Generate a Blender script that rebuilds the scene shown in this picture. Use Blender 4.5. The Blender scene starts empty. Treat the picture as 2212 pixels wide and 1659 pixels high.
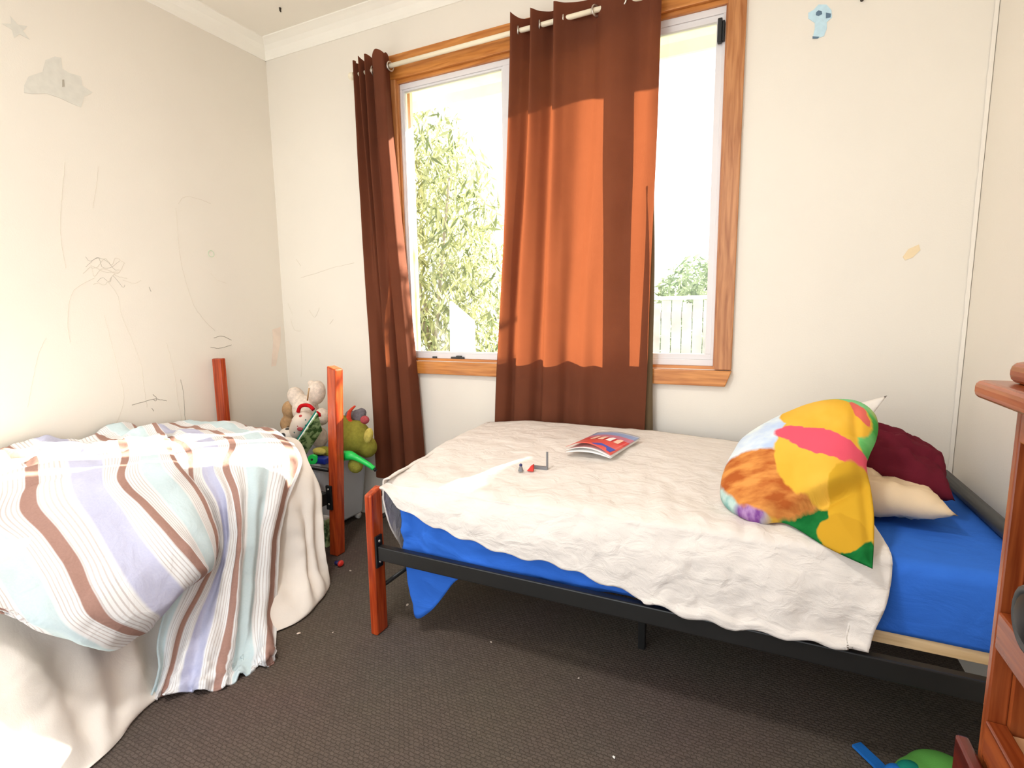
import bpy, math, random
from mathutils import Vector, Matrix, noise
random.seed(7)
C = bpy.context.scene.collection
SC = bpy.context.scene
PI = math.pi

# ------------------------------------------------------------------ camera
CAM_H = 1.2
YAW, PITCH, ROLL, FPX = -0.442282295, 0.131969911, -0.0125048315, 1126.61341
def cam_axes():
    cz, sz = math.cos(YAW), math.sin(YAW); cp, sp = math.cos(PITCH), math.sin(PITCH)
    cr, sr = math.cos(ROLL), math.sin(ROLL)
    fw = Vector((sz*cp, cz*cp, -sp)); rt = Vector((cz, -sz, 0)); up = rt.cross(fw)
    return cr*rt + sr*up, -sr*rt + cr*up, fw
RT, UP, FW = cam_axes()
cd = bpy.data.cameras.new('camera'); cam = bpy.data.objects.new('camera', cd); C.objects.link(cam)
cd.sensor_fit = 'HORIZONTAL'; cd.sensor_width = 36; cd.lens = 36*FPX/2212; cd.clip_start = .02; cd.clip_end = 200
m = Matrix(((RT.x, UP.x, -FW.x), (RT.y, UP.y, -FW.y), (RT.z, UP.z, -FW.z))).to_4x4()
m.translation = (0, 0, CAM_H); cam.matrix_world = m
SC.camera = cam

def at(px, py, ax, val):
    """survey helper: where the sight line through a photo pixel meets the plane ax = val"""
    d = RT*((px-1106)/FPX) - UP*((py-829.5)/FPX) + FW
    o = Vector((0, 0, CAM_H)); i = 'xyz'.index(ax)
    return o + d*((val-o[i])/d[i])
def at_plane(px, py, p0, n):
    d = RT*((px-1106)/FPX) - UP*((py-829.5)/FPX) + FW
    o = Vector((0, 0, CAM_H))
    return o + d*((p0-o).dot(n)/d.dot(n))

# ------------------------------------------------------------------ materials
def lin(c):
    return tuple(((x/255)/12.92 if x/255 <= .04045 else ((x/255+.055)/1.055)**2.4) for x in c) + (1,)
def newmat(name):
    m = bpy.data.materials.new(name); m.use_nodes = True
    nt = m.node_tree; b = nt.nodes['Principled BSDF']
    return m, nt, b
def N(nt, typ, **kw):
    n = nt.nodes.new(typ)
    for k, v in kw.items():
        if k in n.inputs.keys() if isinstance(k, str) else False: n.inputs[k].default_value = v
        else: setattr(n, k, v)
    return n
def link(nt, a, ao, b, bi): nt.links.new(a.outputs[ao], b.inputs[bi])
def plain(name, rgb, rough=.6, metal=0, var=.06, scale=12, bump=0, bscale=60, spec=None, stretch=None):
    """one colour with a little procedural variation and bump"""
    m, nt, b = newmat(name)
    tc = N(nt, 'ShaderNodeTexCoord')
    src = (tc, 'Object')
    if stretch:
        mp = N(nt, 'ShaderNodeMapping'); mp.inputs['Scale'].default_value = stretch
        link(nt, tc, 'Object', mp, 'Vector'); src = (mp, 'Vector')
    no = N(nt, 'ShaderNodeTexNoise'); no.inputs['Scale'].default_value = scale; no.inputs['Detail'].default_value = 4
    link(nt, *src, no, 'Vector')
    r = N(nt, 'ShaderNodeValToRGB'); c = lin(rgb)
    r.color_ramp.elements[0].position = .3; r.color_ramp.elements[1].position = .7
    r.color_ramp.elements[0].color = tuple(x*(1-var) for x in c[:3])+(1,)
    r.color_ramp.elements[1].color = tuple(min(1, x*(1+var)) for x in c[:3])+(1,)
    link(nt, no, 'Fac', r, 'Fac'); link(nt, r, 'Color', b, 'Base Color')
    b.inputs['Roughness'].default_value = rough; b.inputs['Metallic'].default_value = metal
    if spec is not None: b.inputs['Specular IOR Level'].default_value = spec
    if bump:
        n2 = N(nt, 'ShaderNodeTexNoise'); n2.inputs['Scale'].default_value = bscale; n2.inputs['Detail'].default_value = 3
        link(nt, *src, n2, 'Vector')
        bp = N(nt, 'ShaderNodeBump'); bp.inputs['Strength'].default_value = bump; bp.inputs['Distance'].default_value = .01
        link(nt, n2, 'Fac', bp, 'Height'); link(nt, bp, 'Normal', b, 'Normal')
    return m
def wood(name, dark, light, axis='z', rough=.35, scale=9):
    m, nt, b = newmat(name)
    tc = N(nt, 'ShaderNodeTexCoord'); mp = N(nt, 'ShaderNodeMapping')
    s = {'x': (.5, 7, 7), 'y': (7, .5, 7), 'z': (7, 7, .5)}[axis]
    mp.inputs['Scale'].default_value = s; link(nt, tc, 'Object', mp, 'Vector')
    no = N(nt, 'ShaderNodeTexNoise'); no.inputs['Scale'].default_value = scale; no.inputs['Detail'].default_value = 6
    no.inputs['Distortion'].default_value = .6; link(nt, mp, 'Vector', no, 'Vector')
    r = N(nt, 'ShaderNodeValToRGB'); r.color_ramp.elements[0].position = .32; r.color_ramp.elements[1].position = .68
    r.color_ramp.elements[0].color = lin(dark); r.color_ramp.elements[1].color = lin(light)
    link(nt, no, 'Fac', r, 'Fac'); link(nt, r, 'Color', b, 'Base Color')
    b.inputs['Roughness'].default_value = rough
    bp = N(nt, 'ShaderNodeBump'); bp.inputs['Strength'].default_value = .08; bp.inputs['Distance'].default_value = .004
    link(nt, no, 'Fac', bp, 'Height'); link(nt, bp, 'Normal', b, 'Normal')
    return m
def cloth(name, rgb, weave=420, bump=.25, var=.05, trans=0, tcol=None, rough=.9, crinkle=0, cscale=(14, 30, 14)):
    m, nt, b = newmat(name)
    tc = N(nt, 'ShaderNodeTexCoord')
    no = N(nt, 'ShaderNodeTexNoise'); no.inputs['Scale'].default_value = 7; no.inputs['Detail'].default_value = 5
    link(nt, tc, 'Object', no, 'Vector')
    r = N(nt, 'ShaderNodeValToRGB'); c = lin(rgb)
    r.color_ramp.elements[0].position = .3; r.color_ramp.elements[1].position = .7
    r.color_ramp.elements[0].color = tuple(x*(1-var) for x in c[:3])+(1,)
    r.color_ramp.elements[1].color = tuple(min(1, x*(1+var)) for x in c[:3])+(1,)
    link(nt, no, 'Fac', r, 'Fac'); link(nt, r, 'Color', b, 'Base Color')
    b.inputs['Roughness'].default_value = rough; b.inputs['Specular IOR Level'].default_value = .1
    w = N(nt, 'ShaderNodeTexNoise'); w.inputs['Scale'].default_value = weave; w.inputs['Detail'].default_value = 1
    link(nt, tc, 'Object', w, 'Vector')
    bp = N(nt, 'ShaderNodeBump'); bp.inputs['Strength'].default_value = bump; bp.inputs['Distance'].default_value = .0015
    link(nt, w, 'Fac', bp, 'Height')
    last = bp
    if crinkle:
        mp = N(nt, 'ShaderNodeMapping'); mp.inputs['Scale'].default_value = cscale
        link(nt, tc, 'Object', mp, 'Vector')
        k = N(nt, 'ShaderNodeTexNoise'); k.inputs['Scale'].default_value = 1; k.inputs['Detail'].default_value = 5
        k.inputs['Distortion'].default_value = .8; link(nt, mp, 'Vector', k, 'Vector')
        b2 = N(nt, 'ShaderNodeBump'); b2.inputs['Strength'].default_value = crinkle; b2.inputs['Distance'].default_value = .02
        link(nt, k, 'Fac', b2, 'Height'); link(nt, bp, 'Normal', b2, 'Normal'); last = b2
    link(nt, last, 'Normal', b, 'Normal')
    if trans:
        t = N(nt, 'ShaderNodeBsdfTranslucent'); t.inputs['Color'].default_value = lin(tcol or rgb)
        mx = N(nt, 'ShaderNodeMixShader'); mx.inputs['Fac'].default_value = trans
        out = nt.nodes['Material Output']
        link(nt, b, 'BSDF', mx, 1); link(nt, t, 'BSDF', mx, 2); link(nt, mx, 'Shader', out, 'Surface')
    return m

M = {}
M['wall'] = plain('cream_wall_paint', (237, 230, 217), .55, var=.015, scale=2.5, bump=.05, bscale=180, spec=.3)
M['ceiling'] = plain('white_ceiling_paint', (242, 236, 222), .7, var=.01, scale=2, bump=.04, bscale=90)
M['cornice'] = plain('white_cornice_paint', (250, 246, 234), .5, var=.01)
M['trimwood'] = wood('honey_timber', (176, 104, 40), (216, 146, 74), 'x', .3)
M['trimwood_z'] = wood('honey_timber_upright', (160, 96, 46), (204, 142, 88), 'z', .3)
M['post'] = wood('red_stained_timber', (144, 46, 18), (200, 84, 36), 'z', .22)
M['dresser'] = wood('cherry_timber', (112, 46, 18), (158, 80, 38), 'y', .25)
M['dresser_z'] = wood('cherry_timber_upright', (118, 50, 20), (166, 88, 44), 'z', .25)
M['dresser_raw'] = wood('bare_pale_timber', (172, 122, 82), (206, 160, 116), 'y', .6)
M['dresser_dark'] = wood('dark_red_timber', (70, 16, 8), (104, 30, 16), 'y', .35)
M['pine'] = wood('bare_pine', (206, 170, 120), (236, 206, 160), 'x', .6)
M['alu'] = plain('white_window_aluminium', (228, 226, 226), .35, var=.01)
M['black'] = plain('black_powder_coat', (30, 30, 29), .38, var=.08)
M['blackplastic'] = plain('black_plastic', (14, 15, 17), .5)
M['rubber'] = plain('dark_grey_rubber', (58, 60, 60), .5)
M['silver'] = plain('brushed_nickel', (208, 200, 188), .28, metal=.9, var=.02)
M['rod'] = plain('cream_enamel', (246, 236, 208), .3, var=.01)
M['curtain'] = cloth('brown_curtain_fabric', (104, 60, 42), 700, .35, .08, trans=.105, tcol=(222, 122, 74))
M['lining'] = cloth('olive_curtain_lining', (112, 94, 70), 700, .2, .05)
M['blue'] = cloth('royal_blue_cotton', (54, 112, 212), 600, .15, .06, crinkle=.4, cscale=(7, 9, 12))
M['blanket'] = cloth('cream_quilted_blanket', (240, 232, 223), 500, .35, .03, trans=.12, crinkle=.5, cscale=(14, 22, 22))
M['creamsheet'] = cloth('cream_sheet_cotton', (246, 238, 228), 600, .2, .04, crinkle=.25, cscale=(8, 8, 5))
M['maroon'] = cloth('maroon_cotton', (100, 28, 42), 500, .2, .07)
M['beige'] = cloth('beige_cotton', (228, 204, 170), 500, .2, .04)
M['whitecloth'] = cloth('white_cotton', (240, 234, 226), 500, .2, .03)
def fur(name, rgb): return plain(name, rgb, .95, var=.14, scale=60, bump=.5, bscale=220, spec=.05)
M['furwhite'] = fur('white_plush', (232, 216, 200)); M['furtan'] = fur('tan_plush', (196, 158, 116))
M['furolive'] = fur('olive_plush', (150, 146, 62)); M['furyellow'] = fur('dull_yellow_plush', (196, 180, 92))
M['furgrey'] = fur('grey_plush', (120, 116, 122)); M['furpink'] = fur('dusty_pink_plush', (176, 84, 88))
M['furred'] = fur('coral_red_plush', (226, 84, 60)); M['redfelt'] = fur('red_felt', (196, 28, 34))
M['green'] = plain('bright_green_plastic', (30, 204, 86), .3); M['bluepl'] = plain('deep_blue_plastic', (24, 44, 140), .35)
M['navy'] = plain('navy_plastic', (30, 36, 96), .4)
M['red'] = plain('red_plastic', (214, 48, 36), .35); M['pink'] = plain('pink_plastic', (222, 130, 190), .5)
M['greypl'] = plain('grey_plastic', (120, 120, 122), .4)
M['bagblue'] = cloth('bright_blue_webbing', (36, 110, 190), 300, .4); M['baggreen'] = cloth('green_nylon', (92, 158, 72), 300, .3)
M['bagteal'] = cloth('teal_nylon', (24, 122, 104), 300, .3)
M['dark'] = plain('dark_speck', (62, 54, 44), .8)
M['lint'] = plain('pale_lint', (190, 176, 160), .9)
M['pencil'] = plain('grey_pencil', (222, 213, 196), .9, var=.05)
M['pencildark'] = plain('dark_pencil', (176, 168, 154), .9, var=.1)
M['sticker'] = plain('pale_grey_sticker', (222, 219, 208), .5, var=.04, scale=40)
M['stickerblue'] = plain('pale_blue_sticker', (196, 226, 238), .5, var=.06, scale=60)
M['stickernavy'] = plain('slate_blue_ink', (92, 118, 140), .6)
M['stickerorange'] = plain('faded_orange_sticker', (240, 218, 178), .6)
M['stickerpink'] = plain('faded_pink_crayon', (240, 222, 205), .8)
M['crayongreen'] = plain('faded_green_crayon', (204, 218, 190), .8)
M['bark'] = plain('grey_bark', (150, 140, 126), .9, bump=.5)
M['fence'] = plain('pale_grey_paling', (168, 166, 172), .8, var=.2, scale=5)
M['whitepaint'] = plain('white_exterior_paint', (244, 244, 240), .6)
M['soffit'] = plain('cream_soffit_paint', (246, 238, 208), .6)
M['lawn'] = plain('dry_lawn', (150, 152, 100), .95, var=.3, scale=9)

def leafmat(name, a, b_):
    m, nt, b = newmat(name)
    g = N(nt, 'ShaderNodeNewGeometry'); r = N(nt, 'ShaderNodeValToRGB')
    r.color_ramp.elements[0].color = lin(a); r.color_ramp.elements[1].color = lin(b_)
    link(nt, g, 'Random Per Island', r, 'Fac'); link(nt, r, 'Color', b, 'Base Color')
    b.inputs['Roughness'].default_value = .6
    t = N(nt, 'ShaderNodeBsdfTranslucent'); link(nt, r, 'Color', t, 'Color')
    mx = N(nt, 'ShaderNodeMixShader'); mx.inputs['Fac'].default_value = .5
    link(nt, b, 'BSDF', mx, 1); link(nt, t, 'BSDF', mx, 2)
    link(nt, mx, 'Shader', nt.nodes['Material Output'], 'Surface')
    return m
M['leaf'] = leafmat('green_narrow_leaf', (92, 106, 66), (208, 208, 160))
M['leafb'] = leafmat('grey_green_leaf', (110, 130, 96), (188, 200, 164))

def glassmat():
    m, nt, b = newmat('window_glass'); nt.nodes.remove(b)
    t = N(nt, 'ShaderNodeBsdfTransparent'); t.inputs['Color'].default_value = (.97, .985, .98, 1)
    g = N(nt, 'ShaderNodeBsdfGlossy'); g.inputs['Roughness'].default_value = .02
    fr = N(nt, 'ShaderNodeFresnel'); fr.inputs['IOR'].default_value = 1.45
    mx = N(nt, 'ShaderNodeMixShader'); link(nt, fr, 'Fac', mx, 'Fac'); link(nt, t, 'BSDF', mx, 1); link(nt, g, 'BSDF', mx, 2)
    link(nt, mx, 'Shader', nt.nodes['Material Output'], 'Surface'); return m
M['glass'] = glassmat()
def tubmat():
    m, nt, b = newmat('clear_grey_plastic')
    b.inputs['Base Color'].default_value = lin((206, 210, 216)); b.inputs['Roughness'].default_value = .25
    t = N(nt, 'ShaderNodeBsdfTransparent'); t.inputs['Color'].default_value = (.86, .88, .92, 1)
    no = N(nt, 'ShaderNodeTexNoise'); no.inputs['Scale'].default_value = 5
    tc = N(nt, 'ShaderNodeTexCoord'); link(nt, tc, 'Object', no, 'Vector')
    mr = N(nt, 'ShaderNodeMapRange'); mr.inputs['To Min'].default_value = .12; mr.inputs['To Max'].default_value = .3
    link(nt, no, 'Fac', mr, 'Value')
    mx = N(nt, 'ShaderNodeMixShader'); link(nt, mr, 'Result', mx, 'Fac'); link(nt, b, 'BSDF', mx, 1); link(nt, t, 'BSDF', mx, 2)
    link(nt, mx, 'Shader', nt.nodes['Material Output'], 'Surface'); return m
M['tub'] = tubmat()

def carpetmat():
    m, nt, b = newmat('brown_loop_carpet')
    tc = N(nt, 'ShaderNodeTexCoord'); mp = N(nt, 'ShaderNodeMapping')
    mp.inputs['Rotation'].default_value = (0, 0, 0); link(nt, tc, 'Object', mp, 'Vector')
    br = N(nt, 'ShaderNodeTexBrick'); br.inputs['Scale'].default_value = 1
    br.inputs['Brick Width'].default_value = .017; br.inputs['Row Height'].default_value = .011
    br.inputs['Mortar Size'].default_value = .0028; br.inputs['Mortar Smooth'].default_value = 1
    br.inputs['Color1'].default_value = lin((110, 98, 88)); br.inputs['Color2'].default_value = lin((100, 89, 80))
    br.inputs['Mortar'].default_value = lin((88, 78, 70))
    nz = N(nt, 'ShaderNodeTexNoise'); nz.inputs['Scale'].default_value = 90
    link(nt, tc, 'Object', nz, 'Vector')
    va = N(nt, 'ShaderNodeMixRGB'); va.inputs['Fac'].default_value = .012
    link(nt, mp, 'Vector', va, 'Color1'); link(nt, nz, 'Color', va, 'Color2'); link(nt, va, 'Color', br, 'Vector')
    n2 = N(nt, 'ShaderNodeTexNoise'); n2.inputs['Scale'].default_value = 1.6; n2.inputs['Detail'].default_value = 5
    link(nt, tc, 'Object', n2, 'Vector')
    mul = N(nt, 'ShaderNodeMixRGB'); mul.blend_type = 'MULTIPLY'; mul.inputs['Fac'].default_value = .25
    link(nt, br, 'Color', mul, 'Color1'); link(nt, n2, 'Color', mul, 'Color2')
    link(nt, mul, 'Color', b, 'Base Color'); b.inputs['Roughness'].default_value = .95; b.inputs['Specular IOR Level'].default_value = .1
    bp = N(nt, 'ShaderNodeBump'); bp.inputs['Strength'].default_value = .4; bp.inputs['Distance'].default_value = .004; bp.invert = True
    link(nt, br, 'Fac', bp, 'Height'); link(nt, bp, 'Normal', b, 'Normal')
    return m
M['carpet'] = carpetmat()

def duvetmat():
    """stripes across the cloth, read from the mesh's own cloth coordinate (UV): one stripe repeat = 2 units of U"""
    m, nt, b = newmat('striped_duvet_cotton')
    uv = N(nt, 'ShaderNodeUVMap'); uv.uv_map = 'cloth'
    sx = N(nt, 'ShaderNodeSeparateXYZ'); link(nt, uv, 'UV', sx, 'Vector')
    def math_(op, a, b_=None, c=None):
        n = N(nt, 'ShaderNodeMath'); n.operation = op
        for i, v in enumerate((a, b_, c)):
            if v is None: continue
            if isinstance(v, (int, float)): n.inputs[i].default_value = v
            else: nt.links.new(v, n.inputs[i])
        return n.outputs[0]
    u = sx.outputs['X']
    f2 = math_('FRACT', math_('MULTIPLY', u, .5))
    r = N(nt, 'ShaderNodeValToRGB'); cr = r.color_ramp; cr.interpolation = 'LINEAR'
    W = lin((240, 240, 240)); BR = lin((170, 134, 122)); AQ = lin((208, 226, 230)); LI = lin((200, 202, 226))
    stops = [(0, BR), (.032, BR), (.038, W), (.155, W), (.17, AQ), (.33, AQ), (.345, W), (.462, W), (.468, BR), (.532, BR),
             (.538, W), (.655, W), (.67, LI), (.83, LI), (.845, W), (.962, W), (.968, BR)]
    cr.elements[0].position = 0; cr.elements[0].color = BR; cr.elements[1].position = 1; cr.elements[1].color = BR
    for p, c in stops[1:]:
        e = cr.elements.new(p); e.color = c
    nt.links.new(f2, r.inputs['Fac'])
    # pinstripes inside the white bands
    pin = math_('FRACT', math_('MULTIPLY', u, 22.5))
    pm = math_('LESS_THAN', pin, .3)
    f1 = math_('FRACT', u)
    d = math_('ABSOLUTE', math_('SUBTRACT', f1, .5))          # .5 on a brown band, 0 mid way
    band = math_('MULTIPLY', math_('LESS_THAN', d, .425), math_('GREATER_THAN', d, .2))
    pmask = math_('MULTIPLY', math_('MULTIPLY', pm, band), .5)
    mx = N(nt, 'ShaderNodeMixRGB'); mx.inputs['Color2'].default_value = lin((176, 160, 154))
    nt.links.new(pmask, mx.inputs['Fac']); link(nt, r, 'Color', mx, 'Color1')
    tc = N(nt, 'ShaderNodeTexCoord'); no = N(nt, 'ShaderNodeTexNoise'); no.inputs['Scale'].default_value = 160
    link(nt, tc, 'Object', no, 'Vector')
    ov = N(nt, 'ShaderNodeMixRGB'); ov.blend_type = 'OVERLAY'; ov.inputs['Fac'].default_value = .12
    link(nt, mx, 'Color', ov, 'Color1'); link(nt, no, 'Fac', ov, 'Color2'); link(nt, ov, 'Color', b, 'Base Color')
    b.inputs['Roughness'].default_value = .9; b.inputs['Specular IOR Level'].default_value = .1
    k = N(nt, 'ShaderNodeTexNoise'); k.inputs['Scale'].default_value = 11; k.inputs['Detail'].default_value = 5; k.inputs['Distortion'].default_value = 1
    link(nt, tc, 'Object', k, 'Vector')
    bp = N(nt, 'ShaderNodeBump'); bp.inputs['Strength'].default_value = .35; bp.inputs['Distance'].default_value = .02
    link(nt, k, 'Fac', bp, 'Height'); link(nt, bp, 'Normal', b, 'Normal')
    return m
M['duvet'] = duvetmat()

def printmat():
    """abstract printed pillowcase: overlapping plain patches of colour"""
    m, nt, b = newmat('printed_pillowcase')
    uv = N(nt, 'ShaderNodeUVMap'); uv.uv_map = 'cloth'
    nz = N(nt, 'ShaderNodeTexNoise'); nz.inputs['Scale'].default_value = 9; nz.inputs['Detail'].default_value = 3
    link(nt, uv, 'UV', nz, 'Vector')
    wob = N(nt, 'ShaderNodeMixRGB'); wob.blend_type = 'LINEAR_LIGHT'; wob.inputs['Fac'].default_value = .035
    link(nt, uv, 'UV', wob, 'Color1'); link(nt, nz, 'Color', wob, 'Color2')
    base = N(nt, 'ShaderNodeRGB'); base.outputs[0].default_value = lin((216, 170, 64)); cur = base.outputs[0]
    def patch(cx, cy, rx, ry, rot, rgb, soft=.06, rgb2=None, sc=(6, 30, 6)):
        nonlocal cur
        mp = N(nt, 'ShaderNodeMapping'); mp.vector_type = 'TEXTURE'
        mp.inputs['Location'].default_value = (cx, cy, 0); mp.inputs['Rotation'].default_value = (0, 0, rot)
        mp.inputs['Scale'].default_value = (rx, ry, 1)
        nt.links.new(wob.outputs[0], mp.inputs['Vector'])
        s = N(nt, 'ShaderNodeVectorMath'); s.operation = 'LENGTH'
        z = N(nt, 'ShaderNodeVectorMath'); z.operation = 'MULTIPLY'; z.inputs[1].default_value = (1, 1, 0)
        link(nt, mp, 'Vector', z, 0); link(nt, z, 'Vector', s, 0)
        mr = N(nt, 'ShaderNodeMapRange'); mr.inputs['From Min'].default_value = 1+soft; mr.inputs['From Max'].default_value = 1-soft
        nt.links.new(s.outputs['Value'], mr.inputs['Value'])
        mx = N(nt, 'ShaderNodeMixRGB'); link(nt, mr, 'Result', mx, 'Fac'); nt.links.new(cur, mx.inputs['Color1'])
        if rgb2:
            m2 = N(nt, 'ShaderNodeMapping'); m2.inputs['Scale'].default_value = sc; m2.inputs['Rotation'].default_value = (0, 0, .1)
            link(nt, uv, 'UV', m2, 'Vector')
            n2 = N(nt, 'ShaderNodeTexNoise'); n2.inputs['Scale'].default_value = 1; n2.inputs['Detail'].default_value = 4
            link(nt, m2, 'Vector', n2, 'Vector')
            r = N(nt, 'ShaderNodeValToRGB'); r.color_ramp.elements[0].position = .38; r.color_ramp.elements[1].position = .62
            r.color_ramp.elements[0].color = lin(rgb); r.color_ramp.elements[1].color = lin(rgb2)
            link(nt, n2, 'Fac', r, 'Fac'); link(nt, r, 'Color', mx, 'Color2')
        else: mx.inputs['Color2'].default_value = lin(rgb)
        cur = mx.outputs[0]
    def P(x, y): return ((x-1555)/340, (1235-y)/340)
    def pp(x, y, rx, ry, rot, *a, **k): cx, cy = P(x, y); patch(cx, cy, rx/340, ry/340, rot, *a, **k)
    pp(1640, 955, 96, 84, .6, (186, 204, 232), .25, (226, 236, 236), (5, 9, 5))
    pp(1800, 880, 100, 46, -.2, (126, 196, 134), .25)
    pp(1868, 965, 60, 62, 0, (72, 158, 70), .08, (112, 190, 108), (5, 9, 5))
    pp(1590, 1100, 74, 48, -.4, (130, 180, 174), .15, (190, 214, 206), (14, 14, 5))
    pp(1625, 1118, 34, 16, -.2, (130, 76, 150), .25, (180, 140, 190), (20, 20, 5))
    pp(1805, 1190, 135, 66, -.5, (16, 98, 44), .04, (30, 120, 58), (5, 9, 5))
    pp(1668, 1064, 112, 58, -.22, (176, 92, 42), .05, (222, 150, 78), (5, 16, 5))
    pp(1775, 1010, 88, 96, -.3, (228, 176, 60), .025, (236, 186, 72), (3, 3, 3))
    pp(1790, 925, 100, 50, -.15, (224, 172, 54), .025, (236, 186, 72), (3, 3, 3))
    pp(1792, 994, 112, 27, -.26, (228, 88, 108), .04)
    pp(1862, 912, 34, 11, -.9, (216, 104, 92), .06)
    pp(1848, 1105, 56, 84, -.1, (208, 162, 44), .03)
    pp(1822, 1158, 54, 36, -.15, (198, 152, 40), .04)
    nt.links.new(cur, b.inputs['Base Color']); b.inputs['Roughness'].default_value = .85; b.inputs['Specular IOR Level'].default_value = .1
    return m
M['print'] = printmat()

def covermat():
    m, nt, b = newmat('glossy_printed_cover')
    uv = N(nt, 'ShaderNodeUVMap'); uv.uv_map = 'cloth'
    sx = N(nt, 'ShaderNodeSeparateXYZ'); link(nt, uv, 'UV', sx, 'Vector')
    r = N(nt, 'ShaderNodeValToRGB'); r.color_ramp.interpolation = 'CONSTANT'
    st = [(0, (232, 96, 84)), (.42, (222, 70, 66)), (.62, (206, 130, 150)), (.78, (150, 168, 206)), (.93, (214, 222, 236))]
    r.color_ramp.elements[0].color = lin(st[0][1]); r.color_ramp.elements[1].position = st[1][0]; r.color_ramp.elements[1].color = lin(st[1][1])
    for p, c in st[2:]:
        e = r.color_ramp.elements.new(p); e.color = lin(c)
    link(nt, sx, 'Y', r, 'Fac'); link(nt, r, 'Color', b, 'Base Color'); b.inputs['Roughness'].default_value = .3
    return m
M['cover'] = covermat()
M['paper'] = plain('white_paper', (246, 244, 240), .6, var=.01)
M['coverblue'] = plain('blue_ink', (62, 84, 180), .4); M['covercream'] = plain('cream_ink', (246, 206, 180), .5)

def spotmat():
    m, nt, b = newmat('white_spotted_plush')
    tc = N(nt, 'ShaderNodeTexCoord'); v = N(nt, 'ShaderNodeTexVoronoi'); v.inputs['Scale'].default_value = 26
    link(nt, tc, 'Object', v, 'Vector')
    lt = N(nt, 'ShaderNodeMath'); lt.operation = 'LESS_THAN'; lt.inputs[1].default_value = .22; link(nt, v, 'Distance', lt, 0)
    hs = N(nt, 'ShaderNodeValToRGB'); hs.color_ramp.interpolation = 'CONSTANT'
    hs.color_ramp.elements[0].color = lin((176, 60, 60)); hs.color_ramp.elements[1].position = .5; hs.color_ramp.elements[1].color = lin((70, 110, 104))
    link(nt, v, 'Color', hs, 'Fac')
    mx = N(nt, 'ShaderNodeMixRGB'); mx.inputs['Color1'].default_value = lin((228, 212, 196)); link(nt, lt, 'Value', mx, 'Fac'); link(nt, hs, 'Color', mx, 'Color2')
    link(nt, mx, 'Color', b, 'Base Color'); b.inputs['Roughness'].default_value = .9
    return m
M['spots'] = spotmat()
def ballmat():
    m, nt, b = newmat('black_and_white_ball')
    tc = N(nt, 'ShaderNodeTexCoord'); v = N(nt, 'ShaderNodeTexVoronoi'); v.inputs['Scale'].default_value = 17
    link(nt, tc, 'Object', v, 'Vector')
    lt = N(nt, 'ShaderNodeMath'); lt.operation = 'LESS_THAN'; lt.inputs[1].default_value = .36; link(nt, v, 'Distance', lt, 0)
    mx = N(nt, 'ShaderNodeMixRGB'); mx.inputs['Color1'].default_value = lin((236, 226, 214)); mx.inputs['Color2'].default_value = lin((30, 26, 26))
    link(nt, lt, 'Value', mx, 'Fac'); link(nt, mx, 'Color', b, 'Base Color'); b.inputs['Roughness'].default_value = .5
    return m
M['ball'] = ballmat()
def greenprint():
    m, nt, b = newmat('green_patterned_card')
    tc = N(nt, 'ShaderNodeTexCoord'); v = N(nt, 'ShaderNodeTexNoise'); v.inputs['Scale'].default_value = 38; v.inputs['Detail'].default_value = 4
    link(nt, tc, 'Object', v, 'Vector'); r = N(nt, 'ShaderNodeValToRGB')
    r.color_ramp.elements[0].position = .4; r.color_ramp.elements[1].position = .58
    r.color_ramp.elements[0].color = lin((54, 92, 44)); r.color_ramp.elements[1].color = lin((176, 204, 146))
    link(nt, v, 'Fac', r, 'Fac'); link(nt, r, 'Color', b, 'Base Color'); b.inputs['Roughness'].default_value = .5
    return m
M['greencard'] = greenprint()

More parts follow.
